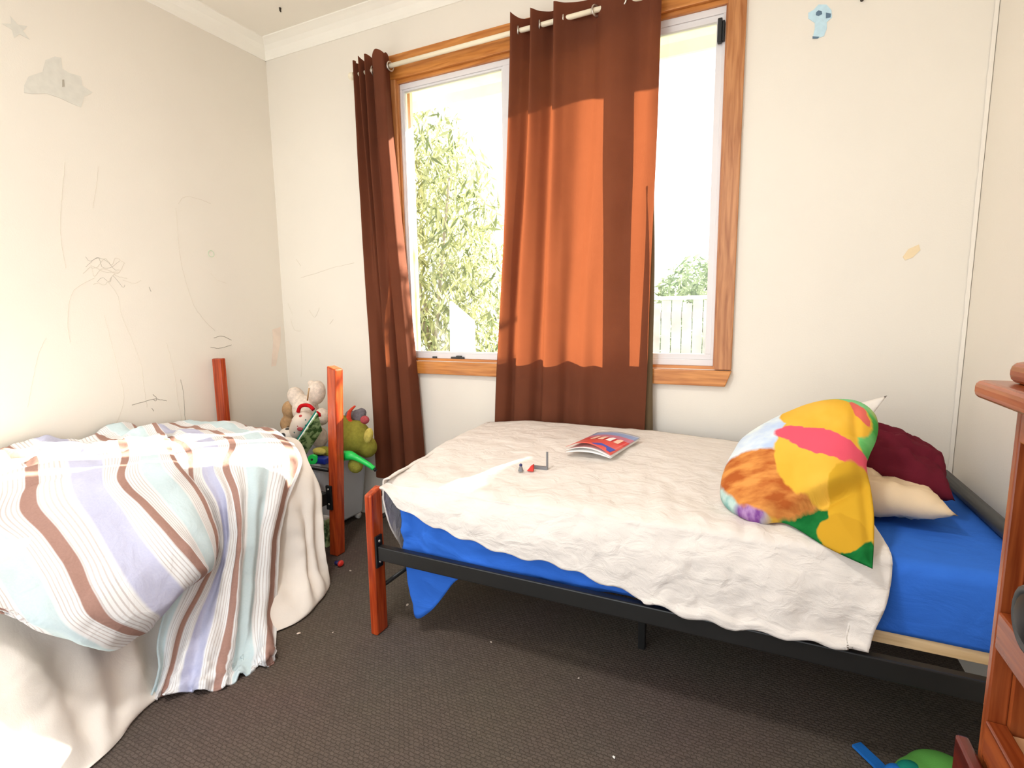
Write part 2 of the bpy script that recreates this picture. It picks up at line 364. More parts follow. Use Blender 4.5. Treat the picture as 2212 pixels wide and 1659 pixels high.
# ------------------------------------------------------------------ object helpers
class MB:
    def __init__(s): s.v = []; s.f = []; s.uv = {}
    def add(s, vs, fs):
        o = len(s.v); s.v += [Vector(p) for p in vs]; s.f += [tuple(i+o for i in f) for f in fs]; return s
    def box(s, a, b):
        x0, y0, z0 = a; x1, y1, z1 = b
        return s.add([(x0,y0,z0),(x1,y0,z0),(x1,y1,z0),(x0,y1,z0),(x0,y0,z1),(x1,y0,z1),(x1,y1,z1),(x0,y1,z1)],
                     [(0,3,2,1),(4,5,6,7),(0,1,5,4),(1,2,6,5),(2,3,7,6),(3,0,4,7)])
    def obox(s, c, ax, ay, az):
        c, ax, ay, az = map(Vector, (c, ax, ay, az))
        return s.add([c-ax-ay-az, c+ax-ay-az, c+ax+ay-az, c-ax+ay-az, c-ax-ay+az, c+ax-ay+az, c+ax+ay+az, c-ax+ay+az],
                     [(0,3,2,1),(4,5,6,7),(0,1,5,4),(1,2,6,5),(2,3,7,6),(3,0,4,7)])
    def tube(s, pts, r, n=12, cap=True):
        pts = [Vector(p) for p in pts]; rs = r if isinstance(r, (list, tuple)) else [r]*len(pts)
        vs = []; fs = []; prev = None
        for i, p in enumerate(pts):
            t = (pts[min(i+1, len(pts)-1)] - pts[max(i-1, 0)]).normalized()
            if prev is None:
                a = t.cross(Vector((0, 0, 1)))
                if a.length < .1: a = t.cross(Vector((1, 0, 0)))
            else: a = prev - t*prev.dot(t)
            a.normalize(); prev = a; bb = t.cross(a)
            for k in range(n):
                w = 2*PI*k/n; vs.append(p + (a*math.cos(w) + bb*math.sin(w))*rs[i])
        for i in range(len(pts)-1):
            for k in range(n):
                fs.append((i*n+k, i*n+(k+1)%n, (i+1)*n+(k+1)%n, (i+1)*n+k))
        if cap:
            fs.append(tuple(range(n-1, -1, -1))); fs.append(tuple((len(pts)-1)*n+k for k in range(n)))
        return s.add(vs, fs)
    def ell(s, c, r, rot=None, nu=20, nv=12):
        c = Vector(c); vs = []; fs = []
        if isinstance(r, (int, float)): r = (r, r, r)
        R = rot or Matrix.Identity(3)
        for i in range(nv+1):
            th = PI*i/nv
            for k in range(nu):
                ph = 2*PI*k/nu
                vs.append(c + R @ Vector((r[0]*math.sin(th)*math.cos(ph), r[1]*math.sin(th)*math.sin(ph), r[2]*math.cos(th))))
        for i in range(nv):
            for k in range(nu):
                fs.append((i*nu+k, (i+1)*nu+k, (i+1)*nu+(k+1)%nu, i*nu+(k+1)%nu))
        return s.add(vs, fs)
    def torus(s, c, axis, R, r, n=20, k=8):
        c = Vector(c); ax = Vector(axis).normalized(); a = ax.orthogonal().normalized(); b = ax.cross(a); vs = []; fs = []
        for i in range(n):
            w = 2*PI*i/n; d = a*math.cos(w)+b*math.sin(w)
            for j in range(k):
                q = 2*PI*j/k; vs.append(c + d*(R+r*math.cos(q)) + ax*r*math.sin(q))
        for i in range(n):
            for j in range(k):
                fs.append((i*k+j, ((i+1)%n)*k+j, ((i+1)%n)*k+(j+1)%k, i*k+(j+1)%k))
        return s.add(vs, fs)
    def prism(s, poly, n, depth):
        """flat outline (3D points) given thickness along n"""
        poly = [Vector(p) for p in poly]; n = Vector(n)*depth; k = len(poly)
        return s.add(poly+[p+n for p in poly], [tuple(range(k-1, -1, -1)), tuple(range(k, 2*k))] +
                     [(i, (i+1)%k, (i+1)%k+k, i+k) for i in range(k)])
    def build(s, name, mat, parent=None, smooth=False, bevel=0, seg=2, origin=None, sub=0, solid=0, off=-1, remesh=0):
        me = bpy.data.meshes.new(name)
        o0 = Vector(origin) if origin is not None else Vector((0, 0, 0))
        if parent is not None and origin is None: o0 = parent.matrix_world.translation.copy() if False else Vector(parent.get('_o', (0, 0, 0)))
        me.from_pydata([v-o0 for v in s.v], [], s.f); me.update()
        ob = bpy.data.objects.new(name, me); C.objects.link(ob); me.materials.append(mat)
        if parent is not None:
            ob.parent = parent
            ob.location = o0 - Vector(parent.get('_o', (0, 0, 0)))
            ob['_o'] = o0
        else: ob.location = o0; ob['_o'] = o0
        if s.uv:
            l = me.uv_layers.new(name='cloth')
            for p in me.polygons:
                for li in p.loop_indices: l.data[li].uv = s.uv.get(me.loops[li].vertex_index, (0, 0))
        if smooth:
            for p in me.polygons: p.use_smooth = True
        if remesh:
            md = ob.modifiers.new('blend', 'REMESH'); md.mode = 'VOXEL'; md.voxel_size = remesh; md.use_smooth_shade = True
            sm = ob.modifiers.new('soften', 'SMOOTH'); sm.iterations = 6; sm.factor = .5
        if solid:
            md = ob.modifiers.new('thickness', 'SOLIDIFY'); md.thickness = solid; md.offset = off
        if bevel:
            md = ob.modifiers.new('bevel', 'BEVEL'); md.width = bevel; md.segments = seg; md.limit_method = 'ANGLE'
        if sub:
            md = ob.modifiers.new('sub', 'SUBSURF'); md.levels = sub; md.render_levels = sub
        return ob
def tag(o, label, cat, group=None, kind=None):
    if label: o['label'] = label
    if cat: o['category'] = cat
    if group: o['group'] = group
    if kind: o['kind'] = kind
    return o
def thing(name, label, cat, loc=(0, 0, 0), group=None):
    o = bpy.data.objects.new(name, None); C.objects.link(o); o.location = loc; o['_o'] = Vector(loc); o.empty_display_size = .05
    return tag(o, label, cat, group)
def struct(o): o['kind'] = 'structure'; return o
def clean():
    for o in bpy.data.objects:
        if '_o' in o: del o['_o']

def catmull(pts, n):
    """n samples along a Catmull-Rom curve through pts (any tuples/Vectors)"""
    k = len(pts)-1; out = []
    for i in range(n):
        t = i/(n-1)*k; j = min(int(t), k-1); f = t-j
        p0, p1, p2, p3 = pts[max(j-1, 0)], pts[j], pts[j+1], pts[min(j+2, k)]
        out.append(p1*1.0 + ((p2-p0)*f*.5 + (p0*2-p1*5+p2*4-p3)*f*f*.5 + (p1*3-p0-p2*3+p3)*f*f*f*.5))
    return out
def net_grid(stations, nu, nv):
    """stations: list of (s, [points]) -> grid of (point, s, v)"""
    rows = [catmull([Vector(p) for p in st], nv) for _, st in stations]
    ss = [Vector((s, 0, 0)) for s, _ in stations]
    S_ = catmull(ss, nu); cols = []
    for j in range(nv): cols.append(catmull([r[j] for r in rows], nu))
    return [[cols[j][i] for j in range(nv)] for i in range(nu)], [x.x for x in S_]
def grid_mesh(G, S_, wr=None, uvscale=1):
    nu, nv = len(G), len(G[0]); mb = MB()
    nor = [[None]*nv for _ in range(nu)]
    for i in range(nu):
        for j in range(nv):
            a = G[min(i+1, nu-1)][j]-G[max(i-1, 0)][j]; b = G[i][min(j+1, nv-1)]-G[i][max(j-1, 0)]
            n = a.cross(b); nor[i][j] = n.normalized() if n.length > 1e-9 else Vector((0, 0, 1))
    vs = []
    for i in range(nu):
        for j in range(nv):
            p = G[i][j]; d = wr(p, S_[i], j/(nv-1), i/(nu-1)) if wr else 0
            vs.append(p + nor[i][j]*d)
    fs = [(i*nv+j, (i+1)*nv+j, (i+1)*nv+j+1, i*nv+j+1) for i in range(nu-1) for j in range(nv-1)]
    base = len(mb.v); mb.add(vs, fs)
    for i in range(nu):
        for j in range(nv): mb.uv[base+i*nv+j] = (S_[i]*uvscale, j/(nv-1))
    return mb
def join(a, b):
    o = len(a.v); a.v += b.v; a.f += [tuple(i+o for i in f) for f in b.f]
    for k, v in b.uv.items(): a.uv[k+o] = v
    return a
def fbm(p, sc, off=0, oct=3):
    q = Vector(p)*sc + Vector((off, off*1.7, -off)); a = 1; t = 0
    for _ in range(oct): t += a*noise.noise(q); q *= 2.03; a *= .5
    return t

# ------------------------------------------------------------------ room shell
XL, XR, YB, ZC, YF = -2.735, .672, 2.4, 2.80, -.95
WX0, WX1, WZ0, WZ1 = -1.79, -.165, .955, 2.435      # window opening
struct(MB().box((XL-.3, YF-.2, -.1), (XR+.3, YB+.3, 0)).build('floor', M['carpet']))
struct(MB().box((XL-.3, YF-.2, ZC), (XR+.3, YB+.3, ZC+.1)).build('ceiling', M['ceiling']))
wl = struct(MB().box((XL-.12, YF, 0), (XL, YB+.12, ZC)).build('wall_left', M['wall']))
wr_ = struct(MB().box((XR, YF, 0), (XR+.12, YB+.12, ZC)).build('wall_right', M['wall']))
w = MB().box((XL, YB, 0), (WX0, YB+.14, ZC)).box((WX1, YB, 0), (XR, YB+.14, ZC))
w.box((WX0, YB, 0), (WX1, YB+.14, WZ0)).box((WX0, YB, WZ1), (WX1, YB+.14, ZC))
wb = struct(w.build('wall_back', M['wall']))
# coved cornices
def cornice(name, p0, p1, inward):
    prof = [(0, -.085), (.006, -.085), (.012, -.07), (.026, -.045), (.045, -.026), (.07, -.012), (.085, -.006), (.085, 0), (0, 0)]
    p0, p1, inward = Vector(p0), Vector(p1), Vector(inward); k = len(prof)
    vs = [p+inward*a+Vector((0, 0, b)) for p in (p0, p1) for a, b in prof]
    fs = [(i, (i+1) % k, (i+1) % k+k, i+k) for i in range(k)] + [tuple(range(k)), tuple(range(2*k-1, k-1, -1))]
    return struct(MB().add(vs, fs).build(name, M['cornice']))
cornice('trim_1', (XL, YF, ZC), (XL, YB, ZC), (1, 0, 0))
cornice('trim_2', (XL, YB, ZC), (XR, YB, ZC), (0, -1, 0))
cornice('trim_3', (XR, YB, ZC), (XR, YF, ZC), (-1, 0, 0))
# rough plaster corner strip on the right
mb = MB(); vs = []; fs = []
for i in range(90):
    z = i/89*(ZC-.09); j = .0025*noise.noise(Vector((0, 3, z*23))) + .002*noise.noise(Vector((5, 3, z*60)))
    vs += [(XR-.012-j, YB-.002, z), (XR-.006+j*.5, YB-.005-abs(j), z), (XR-.002, YB-.011-j, z)]
for i in range(89):
    for k in (0, 1): fs.append((i*3+k, i*3+k+1, i*3+k+4, i*3+k+3))
struct(mb.add(vs, fs).build('trim_4', M['wall'], smooth=True))

# ------------------------------------------------------------------ window
win = thing('window_1', 'tall timber framed window in the back wall', None, (-.98, YB, WZ0)); struct(win); del win['label']
T = .018
MB().box((-1.835, YB-T, 2.43), (-.10, YB, 2.55)).build('head_trim', M['trimwood'], win, bevel=.003)
MB().box((-1.835, YB-T, .955), (-1.785, YB, 2.43)).build('side_trim', M['trimwood_z'], win, bevel=.003)
MB().box((-.168, YB-T, .955), (-.10, YB, 2.43)).build('side_trim', M['trimwood_z'], win, bevel=.003)
# sill with a bevelled right end
s0 = [(-1.86, YB-.030), (-.098, YB-.030), (-.098, YB+.05), (-1.86, YB+.05)]
mb = MB(); mb.add([(-1.86, YB-.03, .885), (-.122, YB-.03, .885), (-.122, YB, .885), (-1.86, YB, .885),
                   (-1.86, YB-.03, .952), (-.098, YB-.03, .952), (-.098, YB, .952), (-1.86, YB, .952)],
                  [(0,3,2,1),(4,5,6,7),(0,1,5,4),(1,2,6,5),(2,3,7,6),(3,0,4,7)])
mb.build('sill', M['trimwood'], win, bevel=.003)
# timber lining of the opening
MB().box((WX0, YB, 2.412), (WX1, YB+.10, 2.435)).build('head_lining', M['trimwood'], win)
MB().box((WX0, YB, .955), (WX1, YB+.10, .968)).build('sill_lining', M['trimwood'], win)
MB().box((WX0, YB, .968), (WX0+.012, YB+.10, 2.412)).build('side_lining', M['trimwood_z'], win)
MB().box((WX1-.010, YB, .968), (WX1, YB+.10, 2.412)).build('side_lining', M['trimwood_z'], win)
# aluminium frame and three lights
FY0, FY1 = YB+.012, YB+.052
xs = [WX0+.012, -1.15, -.505, WX1-.010]
fr = MB().box((xs[0], FY0, 2.385), (xs[3], FY1, 2.412)).box((xs[0], FY0, .968), (xs[3], FY1, .995))
for x in (xs[0], xs[3]-.012): fr.box((x, FY0, .995), (x+.012, FY1, 2.385))
for x in xs[1:3]: fr.box((x-.022, FY0, .995), (x+.022, FY1, 2.385))
fr.build('frame', M['alu'], win, bevel=.002)
for a, b in ((0, 1), (1, 2), (2, 3)):
    x0 = xs[a]+(.012 if a == 0 else .022); x1 = xs[b]-(.012 if b == 3 else .022)
    sw = .010 if a == 0 else .024
    sm = MB().box((x0, FY0+.006, .995), (x1, FY1-.006, .995+sw)).box((x0, FY0+.006, 2.385-sw), (x1, FY1-.006, 2.385))
    sm.box((x0, FY0+.006, .995+sw), (x0+sw, FY1-.006, 2.385-sw)).box((x1-sw, FY0+.006, .995+sw), (x1, FY1-.006, 2.385-sw))
    so = sm.build('sash', M['alu'], win, bevel=.0015)
    MB().box((x0+sw-.003, YB+.030, .995+sw-.003), (x1-sw+.003, YB+.034, 2.385-sw+.003)).build('pane', M['glass'], so)
MB().box((-.205, YB-.012, 2.27), (-.188, FY0, 2.36)).box((-.188, YB-.008, 2.275), (-.178, FY0, 2.35)).build('sash_stay', M['blackplastic'], win, bevel=.003)
MB().box((-1.62, FY0-.012, .969), (-1.595, FY0, .979)).build('catch', M['rubber'], win, bevel=.002)
MB().box((-1.50, FY0-.014, .969), (-1.42, FY0, .979)).box((-1.465, FY0-.018, .975), (-1.435, FY0-.002, .986)).build('catch', M['rubber'], win, bevel=.002)

# ------------------------------------------------------------------ curtains and rod
RY, RZ = 2.335, 2.475
rod = thing('curtain_rod', 'cream metal curtain rod across the top of the window', 'curtain rod', (-1.0, RY, RZ))
MB().tube([(-2.02, RY, RZ-.002), (-.2, RY, RZ+.006)], .011, 16).build('pole', M['rod'], rod, smooth=True)
for x in (-2.018, -.235):
    MB().box((x-.01, RY+.008, RZ-.012), (x+.01, YB-.019, RZ+.006)).torus((x, RY, RZ), (1, 0, 0), .013, .004).build('bracket', M['rod'], rod)
MB().ell((-2.03, RY, RZ-.002), .02).build('finial', M['rod'], rod, smooth=True)
MB().ell((-.185, RY, RZ+.006), .02).build('finial', M['rod'], rod, smooth=True)

def curtain(label, prof_top, prof_bot, ztop, zbot, eyelets, crown, waver, lining=None):
    o = thing('curtain', label, 'curtain', (sum(p[0] for p in prof_top)/len(prof_top), RY, zbot), None)
    nu, nv = 150, 60
    tp = catmull([Vector((x, y, 0)) for x, y in prof_top], nu); bt = catmull([Vector((x, y, 0)) for x, y in prof_bot], nu)
    G = []
    for i in range(nu):
        col = []
        for j in range(nv):
            f = j/(nv-1); e = f*f*(3-2*f)
            p = tp[i].lerp(bt[i], .25*f+.75*e)
            zt = ztop + crown(i/(nu-1))
            z = zt+(zbot-zt)*f
            p = Vector((p.x + waver*noise.noise(Vector((i/nu*5, f*3, 2)))*f, p.y, z))
            p.y += .004*noise.noise(Vector((i/nu*16, f*7, 9)))
            p.y = min(p.y, 2.379 if z > .87 and z < .97 else 2.392)
            if .86 < z < .98: p.y = min(p.y, 2.366)
            col.append(p)
        G.append(col)
    grid_mesh(G, [i/(nu-1) for i in range(nu)]).build('fabric', M['curtain'], o, smooth=True)
    for ex, ey, tx in eyelets:
        MB().torus((ex, ey, RZ+(ex+1.08)*.0045), tx, .021, .0042).build('eyelet', M['silver'], o, smooth=True)
    if lining:
        x0, x1, y, z0, z1 = lining
        vs = []; fs = []
        n = 30
        for j in range(n):
            f = j/(n-1); z = z0+(z1-z0)*f; x1 = lining[1]-.024*f
            vs += [(x1-.004-(x1-x0)*(1-f)**.8-.004*math.sin(f*5), y, z), (x1+.003*math.sin(f*9+1), y+.004, z)]
        for j in range(n-1): fs.append((j*2, j*2+1, j*2+3, j*2+2))
        MB().add(vs, fs).build('lining', M['lining'], o, smooth=True, solid=.003)
    return o
# narrow bunched curtain at the left
tl = [(-2.005, 2.345), (-1.99, 2.30), (-1.97, 2.358), (-1.95, 2.298), (-1.93, 2.36), (-1.91, 2.297), (-1.89, 2.345), (-1.865, 2.305), (-1.83, 2.288), (-1.785, 2.288), (-1.792, 2.32), (-1.815, 2.378)]
bl = [(-1.975, 2.35), (-1.955, 2.29), (-1.90, 2.283), (-1.872, 2.35), (-1.855, 2.35), (-1.835, 2.286), (-1.78, 2.282), (-1.76, 2.345), (-1.745, 2.284), (-1.69, 2.28), (-1.672, 2.30), (-1.668, 2.370)]
curtain('narrow brown curtain bunched at the left end of the rod', tl, bl, 2.535, .285,
        [(-1.775, 2.335, (1, -.2, 0)), (-1.885, 2.335, (1, .2, 0)), (-1.945, 2.335, (1, -.2, 0))],
        lambda t: .012*math.cos(t*26), .006)
tm = [(-1.082, 2.318), (-1.066, 2.292), (-1.035, 2.335), (-1.005, 2.374), (-.985, 2.352), (-.972, 2.29), (-.935, 2.33), (-.898, 2.374), (-.876, 2.345), (-.862, 2.288), (-.82, 2.325), (-.76, 2.36),
      (-.70, 2.358), (-.655, 2.318), (-.61, 2.296), (-.56, 2.31), (-.50, 2.335), (-.45, 2.312), (-.415, 2.328)]
bm_ = [(-1.225, 2.352), (-1.205, 2.318), (-1.165, 2.325), (-1.14, 2.358), (-1.12, 2.352), (-1.10, 2.315), (-1.03, 2.318), (-.99, 2.35), (-.965, 2.348), (-.94, 2.312), (-.875, 2.318), (-.84, 2.346),
       (-.80, 2.33), (-.755, 2.314), (-.70, 2.335), (-.655, 2.315), (-.60, 2.322), (-.52, 2.334), (-.448, 2.328)]
curtain('wide brown curtain hanging down the middle of the window', tm, bm_, 2.535, .30,
        [(-1.055, 2.335, (1, .5, 0)), (-.95, 2.335, (1, .5, 0)), (-.84, 2.335, (1, .5, 0)), (-.69, 2.335, (1, -.6, 0)), (-.575, 2.318, (.35, 1, 0))],
        lambda t: .014*math.cos(t*30)*(1-t)+.004, .012, lining=(-.474, -.408, 2.350, .31, 1.75))

# ------------------------------------------------------------------ bed by the window
B = thing('single_bed', 'black metal single bed with red timber foot posts under the window', 'bed', (-.3, 1.9, 0))
def bed_post(x0, x1, y0, y1, h, parent, cut, lean=0):
    mb = MB()
    mb.add([(x0,y0,0),(x1,y0,0),(x1,y1,0),(x0,y1,0),(x0+lean,y0,h-cut[0]),(x1+lean,y0,h-cut[1]),(x1+lean,y1,h-cut[2]),(x0+lean,y1,h-cut[3])],
           [(0,3,2,1),(4,5,6,7),(0,1,5,4),(1,2,6,5),(2,3,7,6),(3,0,4,7)])
    return mb.build('post', M['post'], parent, bevel=.007, seg=3)
p1 = bed_post(-1.287, -1.254, 1.432, 1.497, .572, B, (.022, .02, 0, 0))
p2 = bed_post(-1.287, -1.254, 2.20, 2.265, .572, B, (0, 0, .02, .02))
for p, y, s in ((p1, 1.458, 1), (p2, 2.24, -1)):
    MB().box((-1.254, y-.018, .268), (-1.246, y+.018, .392)).build('bracket', M['blackplastic'], p, bevel=.002)
    for z in (.29, .37): MB().ell((-1.245, y, z), (.004, .006, .006), None, 10, 6).build('bolt', M['silver'], p, smooth=True)
for y0, y1 in ((1.446, 1.474), (2.226, 2.254)):
    MB().box((-1.246, y0, .298), (.605, y1, .353)).build('side_rail', M['black'], B, bevel=.004)
for z in (.534, .445, .173):
    MB().tube([(-1.268, 1.49, z), (-1.268, 2.205, z)], .009, 10).build('foot_rail', M['black'], B, smooth=True)
MB().tube([(.618, 1.472, .20), (.618, 1.472, .56), (.618, 1.482, .595), (.618, 1.507, .614), (.618, 2.28, .614)], .021, 14).build('headboard_tube', M['rubber'], B, smooth=True)
MB().ell((.618, 2.285, .614), (.021, .022, .021)).build('tube_cap', M['rubber'], B, smooth=True)
for y in (1.472, 2.232): MB().tube([(.618, y, 0), (.618, y, .60)], .017, 12).build('leg', M['black'], B, smooth=True)
MB().box((-.345, 1.76, 0), (-.32, 1.785, .30)).build('leg', M['black'], B, bevel=.003)
for y in (1.505, 2.165): MB().box((-1.09, y, .362), (.585, y+.03, .396)).build('slat_beam', M['pine'], B, bevel=.002)
for i in range(9):
    x = -1.1+i*.2
    MB().box((x-.035, 1.536, .372), (x+.035, 2.164, .396)).build('slat', M['pine'], B)

# mattress with fitted sheet
mt = thing('mattress', 'single mattress in a royal blue fitted sheet on the black bed', 'mattress', (-.3, 1.87, .397))
def mattress_mesh(x0, x1, y0, y1, z0, z1):
    mb = MB(); n = 60; k = 30; vs = []; fs = []; prof = []
    # cross-section loop in (y,z), swept along x with rounded ends
    R = .035
    def loop(x, sh):
        out = []
        yy0, yy1, zz1 = y0+sh, y1-sh, z1-sh*.7
        for c, a0 in (((yy0+R, z0+.012), 180), ((yy1-R, z0+.012), 270), ((yy1-R, zz1-R), 0), ((yy0+R, zz1-R), 90)):
            r = R
            for q in range(5):
                a = math.radians(a0+q*22.5); out.append((x, c[0]+r*math.cos(a), max(z0, c[1]+r*math.sin(a))))
        return out
    xs_ = [x0, x0+.006, x0+.02] + [x0+.04+(x1-x0-.08)*i/40 for i in range(41)] + [x1-.02, x1-.006, x1]
    shs = [.03, .012, .003] + [0]*41 + [.003, .012, .03]
    L = [loop(x, s) for x, s in zip(xs_, shs)]; m_ = len(L[0])
    for l in L: vs += l
    for i in range(len(L)-1):
        for j in range(m_): fs.append((i*m_+j, i*m_+(j+1) % m_, (i+1)*m_+(j+1) % m_, (i+1)*m_+j))
    fs.append(tuple(range(m_))); fs.append(tuple((len(L)-1)*m_+j for j in range(m_-1, -1, -1)))
    vv = []
    for p in vs:
        p = Vector(p)
        p.y += .004*fbm(p, 5, 3)*(1 if p.y < y0+.06 else 0); p.z += .004*fbm(p, 3, 8)*(1 if p.z > z1-.02 else 0); vv.append(p)
    return mb.add(vv, fs)
mattress_mesh(-1.17, .648, 1.497, 2.205, .397, .588).build('fitted_sheet', M['blue'], mt, smooth=True)
# loose end of the sheet hanging behind the side rail
st = []
for x, zb, ya in ((-1.165, .11, 1.492), (-1.15, .07, 1.484), (-1.10, .10, 1.494), (-1.04, .17, 1.483), (-.98, .25, 1.490), (-.9, .30, 1.486), (-.8, .31, 1.48), (-.6, .33, 1.484), (-.4, .34, 1.480), (-.2, .35, 1.484), (0.05, .36, 1.488)):
    dx = 0
    st.append((x, [(x+.03, 1.512, .587), (x+.015, 1.490, .565), (x+.006, ya-.004, .50), (x, ya-.006, .43), (x, ya, .38), (x-.002, ya+.004, .34 if zb < .33 else (.38+zb)/2), (x+.012, ya+.012, (zb+.34)/2 if zb < .33 else zb+.01), (x+.03, ya+.02, zb)]))
G, S_ = net_grid(st, 90, 36)
grid_mesh(G, S_, lambda p, s, v, u: (.006*fbm(p*1.0, 9, 4)+.007*fbm(Vector((p.x*9+p.z*5, p.z*16, 0)), 1, 2))*min(1, v*3)).build('sheet_tail', M['blue'], mt, smooth=True, solid=.002)

# cream blanket
def hem_z(x):
    pts = [(-1.25, .585), (-1.209, .577), (-1.146, .521), (-.99, .469), (-.704, .422), (-.544, .425), (-.353, .389), (-.192, .360), (-.128, .352), (-.044, .350), (.036, .356), (.102, .358), (.205, .364), (.289, .362), (.32, .37)]
    for (a, za), (b, zb) in zip(pts, pts[1:]):
        if a <= x <= b: return za+(zb-za)*(x-a)/(b-a)
    return pts[0][1] if x < pts[0][0] else pts[-1][1]
def back_z(x):
    pts = [(-1.3, .655), (-1.2, .668), (-.995, .690), (-.688, .690), (-.4, .690), (-.12, .676), (.4, .65)]
    for (a, za), (b, zb) in zip(pts, pts[1:]):
        if a <= x <= b: return za+(zb-za)*(x-a)/(b-a)
    return .66
nu, nv = 200, 120; G = []
for i in range(nu):
    u = i/(nu-1); x = -1.225+(1.535)*u; col = []
    zh = hem_z(x)
    for j in range(nv):
        v = j/(nv-1)
        if v < .66:                       # across the top
            t = v/.66; y = 2.285+(1.485-2.285)*t
            z = back_z(x)*(1-t)+.602*t + .012*math.sin(t*PI) - .045*max(0, (t-.9)/.1)**2*0
            z += .010*fbm((x, y, 0), 4.5, 2)*math.sin(min(1, t*1.15+.1)*PI*.5)
            z += .006*abs(math.sin(x*33+2*fbm((x, y, 0), 3, 5)))*t*min(1, max(0, (x+.75)*2))
            if t > .93: z -= .014*((t-.93)/.07)**2
        else:
            t = (v-.66)/.34
            y = 1.485-.030*math.sin(min(1, t*1.6)*PI*.5) - .008*t
            z = .588+(zh-.588)*t
            fold = max(0, min(1, (x+.5)*1.6))
            y += (-.012*fbm((x*7, z*4, 1), 1, 7) - .008*math.sin(x*36+z*9+2*fbm((x, z, 0), 5, 3)))*t*fold
            y = min(y, 1.462 if z < .42 else 1.482)
            if z < .375: y = min(y, 1.436)
            z += .006*math.sin(x*51)*t*t
        xx = x
        if u > .96: xx += .012*math.sin(v*11) + .02*v*0
        if u > .9 and v > .66: xx -= .02*(u-.9)*10*(v-.66)/.34
        col.append(Vector((xx, y, z)))
    G.append(col)
bk = thing('blanket', 'cream quilted blanket spread over the blue sheet', 'blanket', (-.45, 1.87, .6))
S_ = [i/(nu-1) for i in range(nu)]
mbk = grid_mesh(G, S_, lambda p, s, v, u: .0045*fbm(p, 16, 1)*min(1, .4+v))
mbk.build('cover', M['blanket'], bk, smooth=True, solid=.008, off=1)
# the end that hangs down inside the foot rails
st = []
for y, zb, xo in ((2.27, .50, 0), (2.1, .42, .004), (1.9, .40, -.002), (1.75, .33, .004), (1.64, .28, 0), (1.575, .27, .003), (1.53, .34, .002), (1.495, .40, .003), (1.478, .45, .006)):
    zt = .602+(.655-.602)*(y-1.485)/.8
    st.append((y, [(-1.20, y, zt+.008), (-1.228, y, zt-.002), (-1.236+xo, y, zt-.03), (-1.236+xo, y, (zt+zb)/2), (-1.225+xo, y+.012, zb)]))
G, S_ = net_grid(st, 50, 20)
grid_mesh(G, S_, lambda p, s, v, u: .003*fbm(p, 14, 4)).build('foot_end', M['blanket'], bk, smooth=True, solid=.006)

# things lying on the blanket
def blz(x, y): 
    t = (2.285-y)/.8; return back_z(x)*(1-t)+.602*t+.012*math.sin(t*PI)+.016
mg = thing('magazine', 'red and blue covered magazine lying open-edged on the cream blanket', 'magazine', (-.53, 2.0, blz(-.53, 2.0)))
c0, c1, c2, c3 = Vector((-.655, 1.86, 0)), Vector((-.475, 1.845, 0)), Vector((-.415, 2.085, 0)), Vector((-.60, 2.10, 0))
def page(lift, nm, mat, dz, ins=0, uvy=True):
    n = 14; G = []
    for i in range(n):
        a = i/(n-1); col = []
        for j in range(n):
            b = j/(n-1)
            p = (c0*(1-a)+c1*a)*(1-b)+(c3*(1-a)+c2*a)*b
            p.z = blz(p.x, p.y)+dz+lift*(1-b)**2*math.sin(a*PI*.8+.5)+.012*math.sin(a*PI)
            col.append(p)
        G.append(col)
    return grid_mesh(G, [i/(n-1) for i in range(n)]).build(nm, mat, mg, smooth=True, solid=.001)
page(0, 'back_page', M['paper'], .001); page(.012, 'inner_page', M['paper'], .004); cv = page(.026, 'front_cover', M['cover'], .010)
def on_cover(a, b):
    p = (c0*(1-a)+c1*a)*(1-b)+(c3*(1-a)+c2*a)*b
    p.z = blz(p.x, p.y)+.0115+.026*(1-b)**2*math.sin(a*PI*.8+.5)+.012*math.sin(a*PI); return p
def cover_patch(poly, mat, nm):
    MB().prism([on_cover(*q) for q in poly], (0, 0, 1), .0006).build(nm, mat, cv)
cover_patch([(.55, .05), (.95, .05), (.97, .2), (.66, .2)], M['coverblue'], 'banner')
for k in range(4):
    a = .25+k*.17
    cover_patch([(a, .42), (a+.11, .42), (a+.11, .62), (a+.04, .62), (a, .56)], M['covercream'] if k != 2 else M['paper'], 'headline_block')
q = at(1125, 1015, 'z', .640)
t1 = thing('toy_figure', 'tiny grey toy piece on the blanket, leftmost of three', 'toy', q)
t1['_o'] = q
MB().tube([q+Vector((0, 0, -.004)), q+Vector((0, 0, .006)), q+Vector((0, 0, .016))], [.011, .008, .004], 8).build('body', M['greypl'], t1)
MB().ell(q+Vector((0, 0, .018)), .006, None, 10, 6).build('head', M['navy'], t1, smooth=True)
q = at(1147, 1015, 'z', .640)
t2 = thing('toy_brick', 'small red wedge-shaped toy piece on the blanket', 'toy', q)
MB().prism([q+Vector((-.014, -.006, -.004)), q+Vector((.010, -.006, -.004)), q+Vector((.010, -.006, .022)), q+Vector((.003, -.006, .018))], (0, 1, 0), .014).build('wedge', M['red'], t2, bevel=.001)
q = at(1181, 1013, 'z', .640)
t3 = thing('toy_bracket', 'thin grey L-shaped toy standing upright on the blanket', 'toy', q)
MB().box(q+Vector((-.055, -.005, -.004)), q+Vector((.004, .006, .008))).build('foot', M['greypl'], t3, bevel=.001)
MB().box(q+Vector((-.002, -.002, .0)), q+Vector((.005, .004, .064))).build('upright', M['greypl'], t3, bevel=.001)

